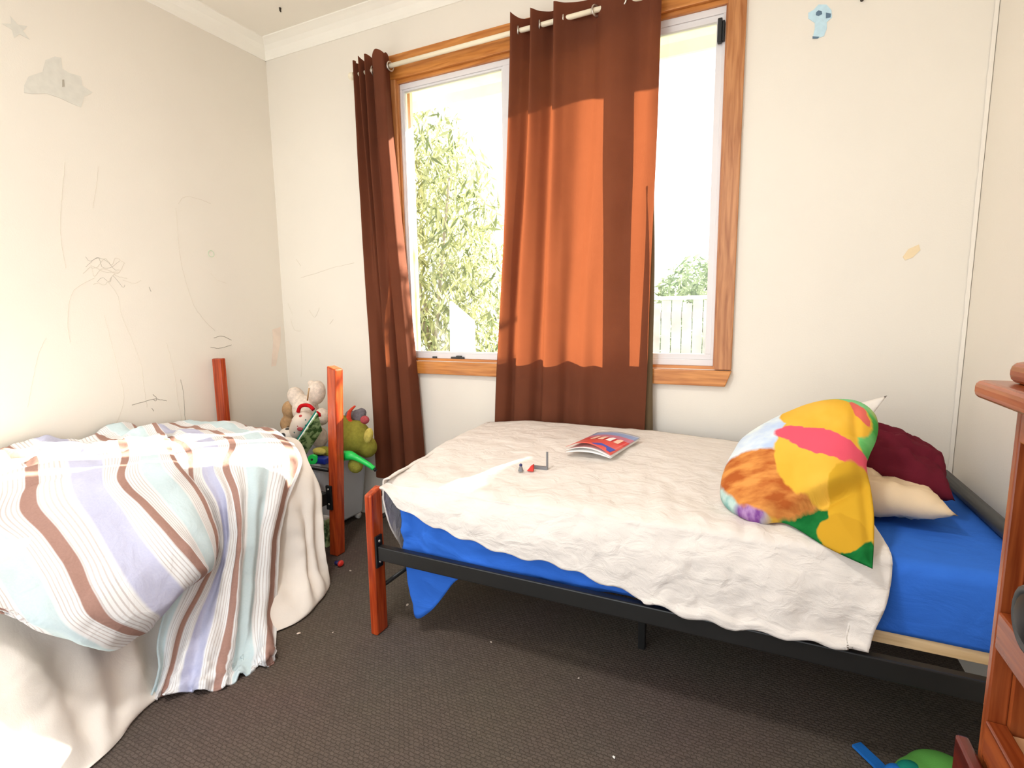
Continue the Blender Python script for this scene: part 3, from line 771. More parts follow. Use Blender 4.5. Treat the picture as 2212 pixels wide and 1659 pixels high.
# ------------------------------------------------------------------ pillows
def pillow(name, label, mat, c, ax, ay, t, seed=0, n=34, dent=0.012):
    """c centre, ax / ay half axes, t half thickness vector"""
    c, ax, ay, t = map(Vector, (c, ax, ay, t)); mb = MB(); vs = []; fs = []
    for side in (1, -1):
        for i in range(n):
            for j in range(n):
                u = -1+2*i/(n-1); v = -1+2*j/(n-1)
                k = 1-.06*(1-abs(u)**2)*abs(v)**4; k2 = 1-.07*(1-abs(v)**2)*abs(u)**4
                h = max(0, (1-u*u)*(1-v*v))**.42
                p = c+ax*u*k2+ay*v*k+t*(side*h) + t.normalized()*dent*fbm((u*1.3, v*1.3, seed), 1.6, seed)*h*side
                p += t.normalized()*(.006*fbm((u*4, v*4, seed), 1.2, seed+3) - .012*max(0, 1-abs(fbm((u*1.5, v*2.2, seed), 1.3, seed+7, 2))*7))*h
                vs.append(p)
    o = n*n
    for i in range(n-1):
        for j in range(n-1):
            fs.append((i*n+j, (i+1)*n+j, (i+1)*n+j+1, i*n+j+1)); fs.append((o+i*n+j, o+i*n+j+1, o+(i+1)*n+j+1, o+(i+1)*n+j))
    mb.add(vs, fs); ob = mb.build(name, mat, smooth=True, origin=c)
    md = ob.modifiers.new('weld', 'WELD'); md.merge_threshold = .0008
    tag(ob, label, 'pillow'); return ob
pillow('pillow', 'beige pillow lying flat on the blue sheet, lowest of the pile', M['beige'], (.265, 1.90, .664), (.235, .0, -.008), (.0, .20, .0), (0, 0, .064), 2, dent=.026)
pillow('pillow', 'maroon pillow slumped on top of the beige pillow', M['maroon'], (.345, 2.0, .752), (.20, -.03, -.062), (.02, .15, .03), (.022, -.02, .066), 5, dent=.036)
pillow('pillow', 'white pillow standing at the back of the pile, only its corner showing', M['whitecloth'], (.18, 2.06, .735), (.15, 0, .05), (.07, .05, .13), (.02, -.05, .02), 9)
# printed pillow folded over in front
Pa, Pb, Pt = Vector((-.07, 1.655, .664)), Vector((.27, 1.465, .618)), Vector((.215, 1.86, .925))
nrm = (Pb-Pa).cross(Pt-Pa).normalized()
if nrm.y > 0: nrm = -nrm
outl = [(1885, 1229), (1790, 1185), (1700, 1132), (1640, 1132), (1590, 1112), (1560, 1085), (1556, 1050), (1567, 1010), (1585, 978), (1600, 955), (1630, 932), (1665, 912), (1705, 893), (1750, 875), (1800, 866), (1850, 869),
        (1885, 888), (1897, 915), (1893, 950), (1878, 985), (1872, 1010), (1882, 1060), (1888, 1110), (1888, 1170)]
cx, cy = 1740, 1020
rings = 44; K = 160
ol = catmull([Vector((x, y, 0)) for x, y in outl+[outl[0]]], K+1)[:K]
def pshape():
    mb = MB(); vs = []; fs = []; uv = []
    for side in (1, -1):
        for r in range(rings+1):
            f = r/rings
            for k in range(K):
                x = cx+(ol[k].x-cx)*f; y = cy+(ol[k].y-cy)*f
                p = at_plane(x, y, Pa, nrm)
                h = (1-f**2.6)**.6
                low = max(0, min(1, (y-1080)/120))
                cr_ = y-(1150-.34*(x-1600)-.0009*(x-1700)**2); fl_ = max(0, min(1, cr_/22)); fl_ = fl_*fl_*(3-2*fl_)
                th = (.088*(1-fl_)+.022*fl_) if side > 0 else (.03*(1-low)+.008*low)
                d = h*th*side
                if side > 0:
                    # deep fold running across under the big bulge, and creases
                    dd = (cr_-12)/14
                    d -= .012*math.exp(-dd*dd)*(h**.5)
                    d3 = (x-(1858+.12*(y-1000)))/10
                    d -= .012*math.exp(-d3*d3)*(h**.5)*max(0, min(1, (y-1000)/40))
                    d2 = (x-(1852+.09*(y-930)))/9
                    d -= .014*math.exp(-d2*d2)*(h**.5)*max(0, min(1, (y-880)/50))*max(0, min(1, (1010-y)/60))
                    d += .010*fbm((x/130, y/130, 3), 1, 2)*h
                vs.append(p+nrm*d); uv.append(((x-1555)/340, (1235-y)/340))
    for s in (0, 1):
        o = s*(rings+1)*K
        for r in range(rings):
            for k in range(K):
                a = (o+r*K+k, o+r*K+(k+1) % K, o+(r+1)*K+(k+1) % K, o+(r+1)*K+k)
                fs.append(a if s else a[::-1])
    mb.add(vs, fs)
    for i, u in enumerate(uv): mb.uv[i] = u
    return mb
o = pshape().build('pillow', M['print'], smooth=True, origin=(.12, 1.68, .64))
md = o.modifiers.new('weld', 'WELD'); md.merge_threshold = .0006
tag(o, 'large printed pillow in yellow, pink, orange and green folded at the front of the pile', 'pillow')

# ------------------------------------------------------------------ bed along the left wall
L = thing('single_bed', 'single bed along the left wall with tall red timber head posts', 'bed', (-2.3, 1.0, 0))
q1 = bed_post(-1.928, -1.874, 1.874, 1.930, .968, L, (0, .018, .018, 0), .055)
q2 = bed_post(-2.715, -2.645, 1.879, 1.914, .985, L, (.004, .004, 0, 0))
MB().box((-1.918, 1.864, .245), (-1.882, 1.876, .37)).build('bracket', M['blackplastic'], q1, bevel=.003)
for z in (.275, .352): MB().ell((-1.90, 1.864, z), (.006, .004, .006), None, 10, 6).build('bolt', M['silver'], q1, smooth=True)
MB().tube([(-2.66, 1.897, .44), (-1.92, 1.897, .44)], .011, 10).build('head_rail', M['black'], L, smooth=True)
MB().tube([(-2.66, 1.897, .31), (-1.92, 1.897, .31)], .011, 10).build('head_rail', M['black'], L, smooth=True)
for x in (-1.925, -2.68): MB().box((x-.013, -.05, .27), (x+.013, 1.866, .33)).build('side_rail', M['black'], L, bevel=.003)
for x in (-1.925, -2.68): MB().box((x-.03, -.09, 0), (x+.03, -.05, .42)).build('leg', M['post'], L, bevel=.004)

# cream sheet under the duvet
Z = 'z'; X = 'x'
cs = thing('under_sheet', 'cream sheet hanging from the left bed down onto the carpet', 'sheet', (-2.2, 1.0, 0))
stc = [
 (0, [(-2.70, 1.845, .52), (-2.3, 1.845, .575), (-2.05, 1.825, .60), at(668, 1003, X, -1.86), at(690, 1060, X, -1.80), at(692, 1120, X, -1.775), at(697, 1190, X, -1.745), at(712, 1258, Z, .012), at(708, 1268, Z, .006)]),
 (1, [(-2.70, 1.76, .59), (-2.3, 1.75, .60), (-2.05, 1.72, .605), at(655, 1012, X, -1.85), at(668, 1070, X, -1.79), at(668, 1140, X, -1.765), at(668, 1220, X, -1.735), at(690, 1285, Z, .03), at(688, 1300, Z, .006)]),
 (2, [(-2.70, 1.6, .60), (-2.3, 1.6, .605), (-2.05, 1.55, .605), (-1.90, 1.52, .575), (-1.835, 1.50, .48), at(632, 1160, X, -1.775), at(632, 1240, X, -1.74), at(642, 1325, Z, .03), at(642, 1344, Z, .006)]),
 (3, [(-2.70, 1.25, .60), (-2.3, 1.25, .605), (-2.05, 1.24, .605), (-1.95, 1.22, .56), (-1.91, 1.21, .48), (-1.89, 1.20, .36), (-1.86, 1.20, .18), (-1.72, 1.19, .03), (-1.655, 1.19, .006)]),
 (4, [(-2.70, 1.0, .60), (-2.3, 1.0, .605), (-2.05, .99, .605), (-1.95, .98, .57), (-1.89, .965, .46), (-1.86, .955, .33), (-1.82, .94, .18), at(335, 1490, Z, .03), at(328, 1516, Z, .006)]),
 (5, [(-2.70, .82, .60), (-2.3, .82, .605), (-2.05, .80, .605), (-1.88, .79, .57), (-1.80, .785, .46), at(225, 1440, X, -1.735), at(235, 1500, X, -1.70), at(248, 1580, Z, .03), at(255, 1600, Z, .006)]),
 (6, [(-2.70, .66, .60), (-2.3, .66, .605), (-2.05, .64, .605), (-1.87, .63, .57), (-1.78, .625, .46), at(80, 1440, X, -1.71), at(110, 1530, X, -1.675), at(175, 1640, Z, .03), at(190, 1662, Z, .006)]),
 (7, [(-2.70, .40, .60), (-2.3, .40, .605), (-2.05, .40, .605), (-1.86, .40, .57), (-1.77, .41, .46), (-1.71, .42, .34), (-1.66, .44, .18), (-1.58, .45, .03), (-1.55, .45, .006)]),
 (8, [(-2.70, .05, .60), (-2.3, .05, .605), (-2.05, .05, .605), (-1.86, .05, .57), (-1.77, .05, .46), (-1.71, .05, .34), (-1.66, .06, .18), (-1.58, .07, .03), (-1.55, .07, .006)])]
G, S_ = net_grid(stc, 150, 100)
def wr1(p, s, v, u):
    k = max(0, min(1, (v-.4)*4)) * min(1, max(0, (p.z-.005)*14))
    return k*(.012*math.sin(s*7+v*3+1.6*fbm(p, 3, 6)) + .012*fbm(p, 7, 2))
mbc = grid_mesh(G, S_, wr1)
for q in mbc.v: q.z = max(q.z, .004)
mbc.build('cloth', M['creamsheet'], cs, smooth=True, solid=.003, off=1)

# striped duvet: a part that falls to the floor and a rolled bulge beside it
dv = thing('duvet', 'striped duvet in white, brown and pale blue heaped on the left bed', 'duvet', (-2.2, 1.1, 0))
fall = [
 (-.12, [(-2.70, 1.80, .585), (-2.35, 1.79, .635), (-2.05, 1.735, .645), at(652, 990, X, -1.855), at(632, 1062, X, -1.785), at(612, 1150, X, -1.75), at(604, 1255, X, -1.715), at(602, 1340, X, -1.65), at(597, 1408, Z, .03), at(592, 1420, Z, .010)]),
 (.1, [(-2.70, 1.76, .62), (-2.35, 1.745, .655), (-2.05, 1.67, .66), at(620, 990, X, -1.86), at(605, 1065, X, -1.78), at(585, 1150, X, -1.745), at(576, 1255, X, -1.71), at(572, 1345, X, -1.64), at(570, 1415, Z, .05), at(570, 1434, Z, .010)]),
 (.5, [(-2.70, 1.69, .645), (-2.35, 1.67, .665), (-2.05, 1.59, .66), at(555, 992, X, -1.885), at(556, 1065, X, -1.80), at(550, 1150, X, -1.755), at(540, 1250, X, -1.715), at(530, 1350, X, -1.65), at(522, 1430, X, -1.60), at(518, 1462, Z, .012)]),
 (1, [(-2.70, 1.60, .655), (-2.35, 1.58, .67), (-2.05, 1.48, .665), at(487, 1003, X, -1.93), at(507, 1065, X, -1.82), at(515, 1150, X, -1.745), at(505, 1250, X, -1.70), at(497, 1345, X, -1.64), at(480, 1420, X, -1.585), at(470, 1488, Z, .012)]),
 (1.5, [(-2.70, 1.52, .655), (-2.35, 1.49, .67), (-2.08, 1.40, .665), at(450, 1020, X, -1.93), at(480, 1085, X, -1.83), at(490, 1170, X, -1.79), at(470, 1255, X, -1.755), at(440, 1345, X, -1.70), at(420, 1420, X, -1.64), at(405, 1490, Z, .03)]),
 (2, [(-2.70, 1.44, .655), (-2.35, 1.40, .665), (-2.1, 1.32, .66), at(415, 1040, X, -1.93), at(450, 1105, X, -1.84), at(470, 1185, X, -1.80), at(440, 1265, X, -1.77), at(395, 1350, X, -1.73), at(370, 1440, X, -1.675), at(350, 1505, Z, .012)]),
 (2.5, [(-2.70, 1.36, .65), (-2.35, 1.32, .655), (-2.1, 1.24, .65), at(385, 1060, X, -1.92), at(410, 1120, X, -1.85), at(415, 1200, X, -1.81), at(375, 1280, X, -1.78), at(345, 1370, X, -1.74), at(344, 1450, X, -1.685), at(325, 1512, Z, .012)])]
G, S_ = net_grid(fall, 130, 130)
def wr2(p, s, v, u):
    top = max(0, 1-v*3.2); side = max(0, min(1, (v-.28)*5)); foot = max(0, (v-.82)/.18)
    w_ = .028*top*abs(fbm(p, 5, 3))*2 + side*(.010*math.sin(s*15+2.2*fbm(p, 2.5, 4)) + .006*fbm(p, 9, 1))
    return w_ + foot*.036*fbm(p, 19, 5)
ma = grid_mesh(G, S_, wr2)
bulge = [
 (1.9, [(-2.70, 1.45, .665), (-2.4, 1.40, .685), at(370, 965, Z, .675), at(385, 1000, Z, .665), at(428, 1052, X, -1.87), at(458, 1100, X, -1.785), at(474, 1145, X, -1.735), at(474, 1190, X, -1.715), at(462, 1225, X, -1.74), at(430, 1240, X, -1.80)]),
 (2.2, [(-2.70, 1.41, .67), (-2.4, 1.36, .69), at(345, 965, Z, .685), at(365, 1005, Z, .67), at(408, 1055, X, -1.86), at(438, 1108, X, -1.765), at(456, 1155, X, -1.705), at(462, 1200, X, -1.68), at(455, 1232, X, -1.70), at(420, 1246, X, -1.78)]),
 (2.6, [(-2.70, 1.34, .67), (-2.4, 1.30, .69), at(312, 970, Z, .69), at(315, 1015, Z, .67), at(362, 1072, X, -1.84), at(400, 1122, X, -1.735), at(430, 1170, X, -1.675), at(448, 1212, X, -1.645), at(448, 1236, X, -1.665), at(405, 1262, X, -1.76)]),
 (3, [(-2.70, 1.27, .67), (-2.4, 1.22, .69), at(272, 985, Z, .69), at(262, 1036, Z, .665), at(310, 1088, X, -1.83), at(352, 1132, X, -1.725), at(392, 1180, X, -1.655), at(428, 1222, X, -1.625), at(436, 1243, X, -1.645), at(385, 1285, X, -1.745)]),
 (3.5, [(-2.70, 1.12, .67), (-2.4, 1.08, .69), at(190, 1005, Z, .69), at(200, 1055, Z, .655), at(238, 1112, X, -1.84), at(272, 1172, X, -1.73), at(315, 1235, X, -1.645), at(360, 1290, X, -1.61), at(372, 1305, X, -1.625), at(345, 1330, X, -1.71)]),
 (3.85, [(-2.70, 1.01, .67), (-2.4, .97, .685), at(105, 1025, Z, .68), at(105, 1080, Z, .645), at(150, 1140, X, -1.85), at(192, 1205, X, -1.74), at(222, 1272, X, -1.65), at(262, 1330, X, -1.605), at(310, 1352, X, -1.61), at(322, 1362, X, -1.67)]),
 (4.1, [(-2.70, .93, .67), (-2.4, .90, .68), at(48, 1050, Z, .67), at(35, 1105, Z, .63), at(86, 1160, X, -1.87), at(130, 1222, X, -1.75), at(162, 1285, X, -1.66), at(190, 1335, X, -1.615), at(262, 1372, X, -1.605), at(298, 1378, X, -1.645)]),
 (4.4, [(-2.70, .83, .67), (-2.4, .80, .675), at(-25, 1075, Z, .665), at(-35, 1130, Z, .63), at(20, 1178, X, -1.88), at(65, 1240, X, -1.76), at(95, 1300, X, -1.675), at(125, 1350, X, -1.635), at(190, 1390, X, -1.615), at(228, 1402, X, -1.635)]),
 (4.75, [(-2.70, .70, .665), (-2.4, .68, .67), (-2.18, .66, .665), (-2.02, .65, .635), at(-60, 1205, X, -1.89), at(-30, 1245, X, -1.80), at(0, 1290, X, -1.73), at(28, 1325, X, -1.68), at(55, 1350, X, -1.66), at(80, 1368, X, -1.665)]),
 (5.2, [(-2.70, .50, .66), (-2.4, .48, .665), (-2.18, .46, .66), (-2.04, .46, .645), (-1.93, .47, .62), (-1.86, .48, .60), (-1.80, .485, .575), (-1.755, .49, .555), (-1.72, .495, .53), (-1.70, .50, .51)]),
 (6, [(-2.70, .15, .65), (-2.4, .15, .66), (-2.18, .15, .655), (-2.04, .15, .64), (-1.93, .15, .61), (-1.85, .16, .58), (-1.79, .17, .54), (-1.74, .18, .50), (-1.71, .19, .46), (-1.70, .2, .43)])]
G, S_ = net_grid(bulge, 170, 120)
def wr3(p, s, v, u):
    top = max(0, 1-v*2.6); side = max(0, min(1, (v-.3)*4))
    return .034*top*abs(fbm(p, 5, 6))*2 + side*(.006*fbm(p, 6, 8)+.005*math.sin(s*9+v*7+2*fbm(p, 3, 2)))
mbv = grid_mesh(G, S_, wr3)
join(ma, mbv)
for q in ma.v: q.z = max(q.z, .006)
ma.build('cover', M['duvet'], dv, smooth=True, solid=.006, off=-1)

# ------------------------------------------------------------------ toy tub in the corner
tb = thing('toy_tub', 'clear grey plastic tub full of soft toys in the corner', 'tub', (-2.27, 2.15, 0))
def tub_mesh():
    mb = MB(); vs = []; fs = []; n = 8
    def rr(x0, x1, y0, y1, r, z):
        out = []
        for cx_, cy_, a0 in ((x1-r, y1-r, 0), (x0+r, y1-r, 90), (x0+r, y0+r, 180), (x1-r, y0+r, 270)):
            for q in range(5):
                a = math.radians(a0+q*22.5); out.append((cx_+r*math.cos(a), cy_+r*math.sin(a), z))
        return out
    L_ = [rr(-2.42, -2.115, 1.985, 2.34, .04, .035), rr(-2.43, -2.10, 1.975, 2.35, .05, .05), rr(-2.47, -2.06, 1.945, 2.37, .05, .42), rr(-2.49, -2.04, 1.93, 2.385, .05, .425), rr(-2.49, -2.04, 1.93, 2.385, .05, .44), rr(-2.465, -2.065, 1.95, 2.365, .05, .44),
          rr(-2.425, -2.105, 1.98, 2.345, .05, .056)]
    m_ = 20
    for l in L_: vs += l
    for i in range(len(L_)-1):
        for j in range(m_): fs.append((i*m_+j, i*m_+(j+1) % m_, (i+1)*m_+(j+1) % m_, (i+1)*m_+j))
    fs.append(tuple(range(m_-1, -1, -1))); fs.append(tuple((len(L_)-1)*m_+j for j in range(m_)))
    return mb.add(vs, fs)
tub_mesh().build('bin', M['tub'], tb, smooth=False)
for x in (-2.40, -2.13):
    for y in (2.01, 2.315): MB().tube([(x-.009, y, .02), (x+.009, y, .02)], .02, 12).build('castor', M['whitepaint'], tb, smooth=True)

def plush(name, label, loc, cat='soft toy'):
    return thing(name, label, cat, loc, 'soft toys piled in the tub')
Y0 = 2.12
def wp(px, py, y=Y0): return at(px, py, 'y', y)
def rotm(ax, deg): return Matrix.Rotation(math.radians(deg), 3, ax)
# white plush with its legs in the air
c = wp(662, 925); a = plush('plush_animal', 'white plush animal lying upside down at the top of the tub', c)
MB().ell(wp(660, 885), (.075, .07, .085)).ell(wp(640, 858), (.045, .05, .062), rotm('Y', -20)).ell(wp(684, 848), (.048, .05, .07), rotm('Y', 12)).ell(wp(695, 900, 2.1), (.04, .04, .05)).ell(wp(672, 828), (.02, .02, .02)).build('body', M['furwhite'], a, remesh=.008)
MB().ell(wp(690, 945, 2.12), (.045, .045, .06)).build('head', M['furwhite'], a, smooth=True)
MB().tube([wp(664, 865, 2.045), wp(666, 850, 2.04), wp(668, 838, 2.045)], .004, 8).build('seam', M['furtan'], a, smooth=True)
# tan plush
c = wp(624, 905, 2.16); a = plush('plush_animal', 'tan plush animal wedged at the left of the tub', c)
MB().ell(wp(627, 885, 2.17), (.048, .045, .055)).ell(wp(622, 915, 2.16), (.042, .045, .05)).ell(wp(618, 930, 2.13), (.022, .025, .025)).ell(wp(640, 868, 2.18), (.02, .02, .022)).build('body', M['furtan'], a, remesh=.007)
MB().ell(wp(622, 924, 2.09), (.009, .006, .008)).build('nose', M['dark'], a, smooth=True)
# spotted clown doll with a red ruff
c = wp(645, 925, 2.05); a = plush('plush_doll', 'white spotted plush doll with a red collar', c)
ax0, ax1 = wp(664, 893, 2.03), wp(634, 948, 2.02)
MB().tube([ax0.lerp(ax1, t) for t in (0, .15, .4, .7, .9, 1)], [.02, .05, .056, .047, .036, .012], 18).build('body', M['spots'], a, smooth=True)
rim = MB()
arc = [wp(x, y, 2.0) for x, y in ((644, 890), (648, 879), (658, 875), (669, 877), (677, 885))]
rim.tube(catmull(arc, 14), .010, 10).build('collar', M['redfelt'], a, smooth=True)
rim = MB().tube([wp(684, 890, 2.02), wp(690, 894, 2.02), wp(691, 900, 2.02)], .007, 8).build('bow', M['redfelt'], a, smooth=True)
MB().ell(wp(648, 927, 1.97), (.02, .008, .011)).build('nose', M['furpink'], a, smooth=True)
# ball
c = wp(622, 944, 2.0)
b_ = MB().ell(c, .052, None, 28, 18).build('toy_ball', M['ball'], smooth=True, origin=c); tag(b_, 'black and white toy ball behind the striped duvet', 'ball')
# green book / tin
c = wp(668, 945, 2.0); a = thing('picture_book', 'green patterned picture book leaning in the tub', 'book', c)
e1 = (wp(690, 905, 2.0)-wp(650, 965, 1.96))*.5; e2 = (wp(692, 945, 2.04)-wp(683, 912, 1.98))*.5
nn = e1.cross(e2).normalized()
MB().obox(c, e1*1.15, e2*1.1, nn*.004).build('front_cover', M['greencard'], a, bevel=.001)
MB().obox(c+nn*.009, e1*1.12, e2*1.05, nn*.005).build('pages', M['paper'], a)
MB().obox(c+nn*.018, e1*1.15, e2*1.1, nn*.004).build('back_cover', M['bagteal'], a)
# olive plush
c = wp(768, 960, 2.08); a = plush('plush_animal', 'olive green plush animal hanging over the right edge of the tub', c)
MB().ell(wp(765, 945, 2.10), (.095, .085, .095)).ell(wp(741, 915, 2.07), (.045, .045, .045)).ell(wp(792, 965, 2.12), (.06, .05, .06)).ell(wp(700, 978, 2.06), (.06, .05, .035)).ell(wp(768, 1005, 2.0), (.042, .035, .042)).build('body', M['furolive'], a, remesh=.008)
MB().ell(wp(796, 941, 2.05), (.025, .02, .042), rotm('Y', 20)).build('foot_pad', M['furyellow'], a, smooth=True)
MB().ell(wp(690, 975, 2.0), (.045, .02, .02)).build('belly_patch', M['furyellow'], a, smooth=True)
# grey plush head with coral horn
c = wp(772, 910, 2.14); a = plush('plush_animal', 'grey plush animal with a coral horn, perched above the olive one', c)
MB().ell(wp(773, 902, 2.15), (.042, .045, .045)).ell(wp(756, 897, 2.17), (.026, .03, .03)).ell(wp(781, 892, 2.16), (.026, .028, .028)).build('head', M['furgrey'], a, remesh=.007)
MB().tube(catmull([wp(764, 925, 2.09), wp(754, 908, 2.08), wp(755, 890, 2.085), wp(767, 877, 2.09)], 14), [.020-.0012*i for i in range(14)], 12).build('horn', M['furred'], a, smooth=True)
MB().ell(wp(788, 907, 2.08), (.024, .022, .022)).build('nose', M['furpink'], a, smooth=True)
# green water pistol
c = wp(770, 992, 1.98); a = thing('water_pistol', 'bright green toy water pistol lying across the tub rim', 'toy', c)
MB().tube(catmull([wp(738, 985, 1.97), wp(757, 984, 1.97), wp(772, 990, 1.98), wp(795, 1003, 1.99), wp(808, 1012, 2.0)], 16), [.024, .025, .026, .025, .023, .02, .018, .016, .015, .014, .0135, .013, .0125, .012, .012, .012], 12).build('barrel', M['green'], a, smooth=True)
MB().tube([wp(807, 1011, 2.0), wp(812, 1017, 2.0)], .008, 10).build('nozzle', M['blackplastic'], a, smooth=True)
MB().tube([wp(742, 985, 1.975), wp(736, 996, 1.98), wp(733, 1004, 1.985)], [.018, .016, .014], 10).build('grip', M['green'], a, smooth=True)
c = wp(678, 992, 1.97); a = thing('toy_car', 'blue toy with a green wheel at the left of the tub rim', 'toy', c)
MB().obox(wp(695, 993, 1.985), Vector((.05, .0, 0)), Vector((0, .03, 0)), Vector((.0, 0, .016))).build('body', M['bluepl'], a, bevel=.006)
dn = Vector((.55, -.8, .1)).normalized()
MB().tube([wp(676, 992, 1.95)-dn*.012, wp(676, 992, 1.95)+dn*.012], .026, 18).build('wheel', M['green'], a, bevel=.003)
MB().tube([wp(675, 992, 1.95)+dn*.012, wp(675, 992, 1.95)+dn*.016], .006, 10).build('hub', M['blackplastic'], a)
c = Vector((-2.12, 2.06, .25))
pk = MB().ell(c, (.03, .06, .075)).ell(c+Vector((-.01, 0, .06)), (.03, .04, .04)).build('toy_blob', M['pink'], remesh=.008, origin=c)
pk.name = 'soft_toy'; tag(pk, 'pink soft toy seen through the side of the tub', 'soft toy')
# toys near the floor by the left bed
c = at(700, 1150, 'y', 1.955); a = thing('toy_box', 'green printed card box under the left bed beside its post', 'box', (c.x, c.y, 0))
MB().obox((c.x, 1.95, .075), (.04, .0, 0), (0, .02, 0), (0, 0, .0745)).build('carton', M['greencard'], a, bevel=.003)
MB().obox((c.x, 1.95, .155), (.037, 0, 0), (0, .018, 0), (0, 0, .006)).build('lid', M['whitepaint'], a, bevel=.002)
c = at(736, 1218, 'z', .014); a = thing('toy_car', 'tiny red and blue toy on the carpet at the foot of the post', 'toy', (c.x, c.y, 0))
MB().ell((c.x, c.y, .016), (.012, .018, .015)).build('shell', M['red'], a, smooth=True)
MB().ell((c.x-.026, c.y+.004, .012), (.016, .012, .0115)).build('body', M['navy'], a, smooth=True)

# ------------------------------------------------------------------ dresser at the right
D = thing('dresser', 'cherry timber dresser with empty drawer openings at the right', 'dresser', (.47, .36, 0))
dx0, dx1, dy0, dy1 = .27, .655, -.12, .775
MB().box((dx0-.03, dy0-.04, 1.093), (dx1+.012, dy1+.04, 1.115)).build('top', M['dresser'], D, bevel=.008, seg=3)
MB().box((dx0-.008, dy0-.015, 1.115), (dx1+.01, dy1+.015, 1.140)).build('top_moulding', M['dresser'], D, bevel=.010, seg=3)
for y in (dy0, dy1-.02): MB().box((dx0+.02, y, .0), (dx1, y+.02, 1.093)).build('side_panel', M['dresser_z'], D)
MB().box((dx1-.008, dy0+.02, .0), (dx1, dy1-.02, 1.093)).build('back_panel', M['dresser_dark'], D)
for y0, y1 in ((dy1-.012, dy1), (dy0, dy0+.032)): MB().box((dx0, y0, .0), (dx0+.02, y1, 1.093)).build('stile', M['dresser_z'], D, bevel=.002)
for z0, z1 in ((1.05, 1.093), (.80, .846), (.655, .705), (.44, .46), (.22, .24), (0, .06)):
    MB().box((dx0, dy0+.032, z0), (dx0+.02, dy1-.012, z1)).build('front_rail', M['dresser'], D, bevel=.002)
    if z0 in (.80, .655): MB().box((dx0+.022, dy0+.022, z1-.016), (dx1-.01, dy1-.022, z1-.006)).build('drawer_runner', M['dresser_raw'], D)
for z0, z1, pull in ((.465, .655, -.001), (.245, .435, 0), (.065, .215, 0)):
    x = dx0-.004-pull
    d_ = MB().box((x-.014, dy0+.012, z0), (x, dy1+(.02 if pull else -.012), z1 if pull else z1)).build('drawer', M['dresser_dark' if pull else 'dresser'], D, bevel=.003)
    for y in (.13, .52): MB().tube([(x-.014, y, (z0+z1)/2), (x-.026, y, (z0+z1)/2), (x-.036, y, (z0+z1)/2)], [.006, .008, .014], 12).build('knob', M['dresser_z'], d_, smooth=True)
    if pull: MB().box((x, dy0+.04, z0+.012), (x+.05, dy1-.04, z1-.012)).build('drawer_box', M['dresser_raw'], d_)
# raw edge left by the missing drawer
MB().box((dx0+.026, dy0+.02, .705), (dx0+.034, dy1-.05, .722)).build('raw_strip', M['dresser_raw'], D)
MB().box((dx0+.026, dy1-.058, .722), (dx0+.034, dy1-.05, .80)).build('raw_strip', M['dresser_raw'], D)
MB().box((dx0+.04, dy0+.03, .705), (dx0+.05, dy1-.03, .80)).build('inner_panel', M['dresser_dark'], D)
c = Vector((.286, .652, .893)); a = thing('speaker', 'round black speaker sitting in the upper opening of the dresser', 'speaker', (c.x, c.y, .846))
MB().ell(c, (.04, .05, .046), None, 24, 16).build('shell', M['blackplastic'], a, smooth=True)
MB().torus(c+Vector((-.030, 0, 0)), (1, 0, 0), .030, .005).build('ring', M['rubber'], a, smooth=True)
MB().tube([(c.x, c.y, .846), (c.x, c.y, .856)], .025, 16).build('base', M['rubber'], a, smooth=True)

# ------------------------------------------------------------------ bag on the carpet
p0 = at(1980, 1668, 'z', .03)
bg = thing('school_bag', 'green and blue fabric bag with a blue strap on the carpet', 'bag', (p0.x, p0.y, 0))
MB().ell(at(2035, 1684, 'z', .05), (.08, .07, .055)).ell(at(1992, 1688, 'z', .05), (.06, .06, .045)).build('body', M['baggreen'], bg, remesh=.008)
MB().ell(at(1968, 1676, 'z', .06), (.035, .03, .035)).build('pocket', M['bagteal'], bg, smooth=True)
MB().ell(at(1938, 1680, 'z', .05), (.03, .03, .03)).build('side_panel', M['bagblue'], bg, smooth=True)
MB().ell(at(2058, 1672, 'z', .05), (.012, .03, .025)).build('trim', M['bagblue'], bg, smooth=True)
sp = [at(1850, 1608, 'z', .012), at(1875, 1632, 'z', .012), at(1900, 1656, 'z', .014), at(1925, 1685, 'z', .03)]
vs = []; fs = []
for i, p in enumerate(catmull(sp, 14)):
    wv = Vector((.7, .6, 0))*.016
    vs += [p-wv+Vector((0, 0, -.004)), p+wv+Vector((0, 0, -.004)), p+wv+Vector((0, 0, .004)), p-wv+Vector((0, 0, .004))]
for i in range(13):
    for k in range(4): fs.append((i*4+k, i*4+(k+1) % 4, i*4+4+(k+1) % 4, i*4+4+k))
fs += [(3, 2, 1, 0), (52, 53, 54, 55)]
MB().add(vs, fs).build('strap', M['bagblue'], bg)

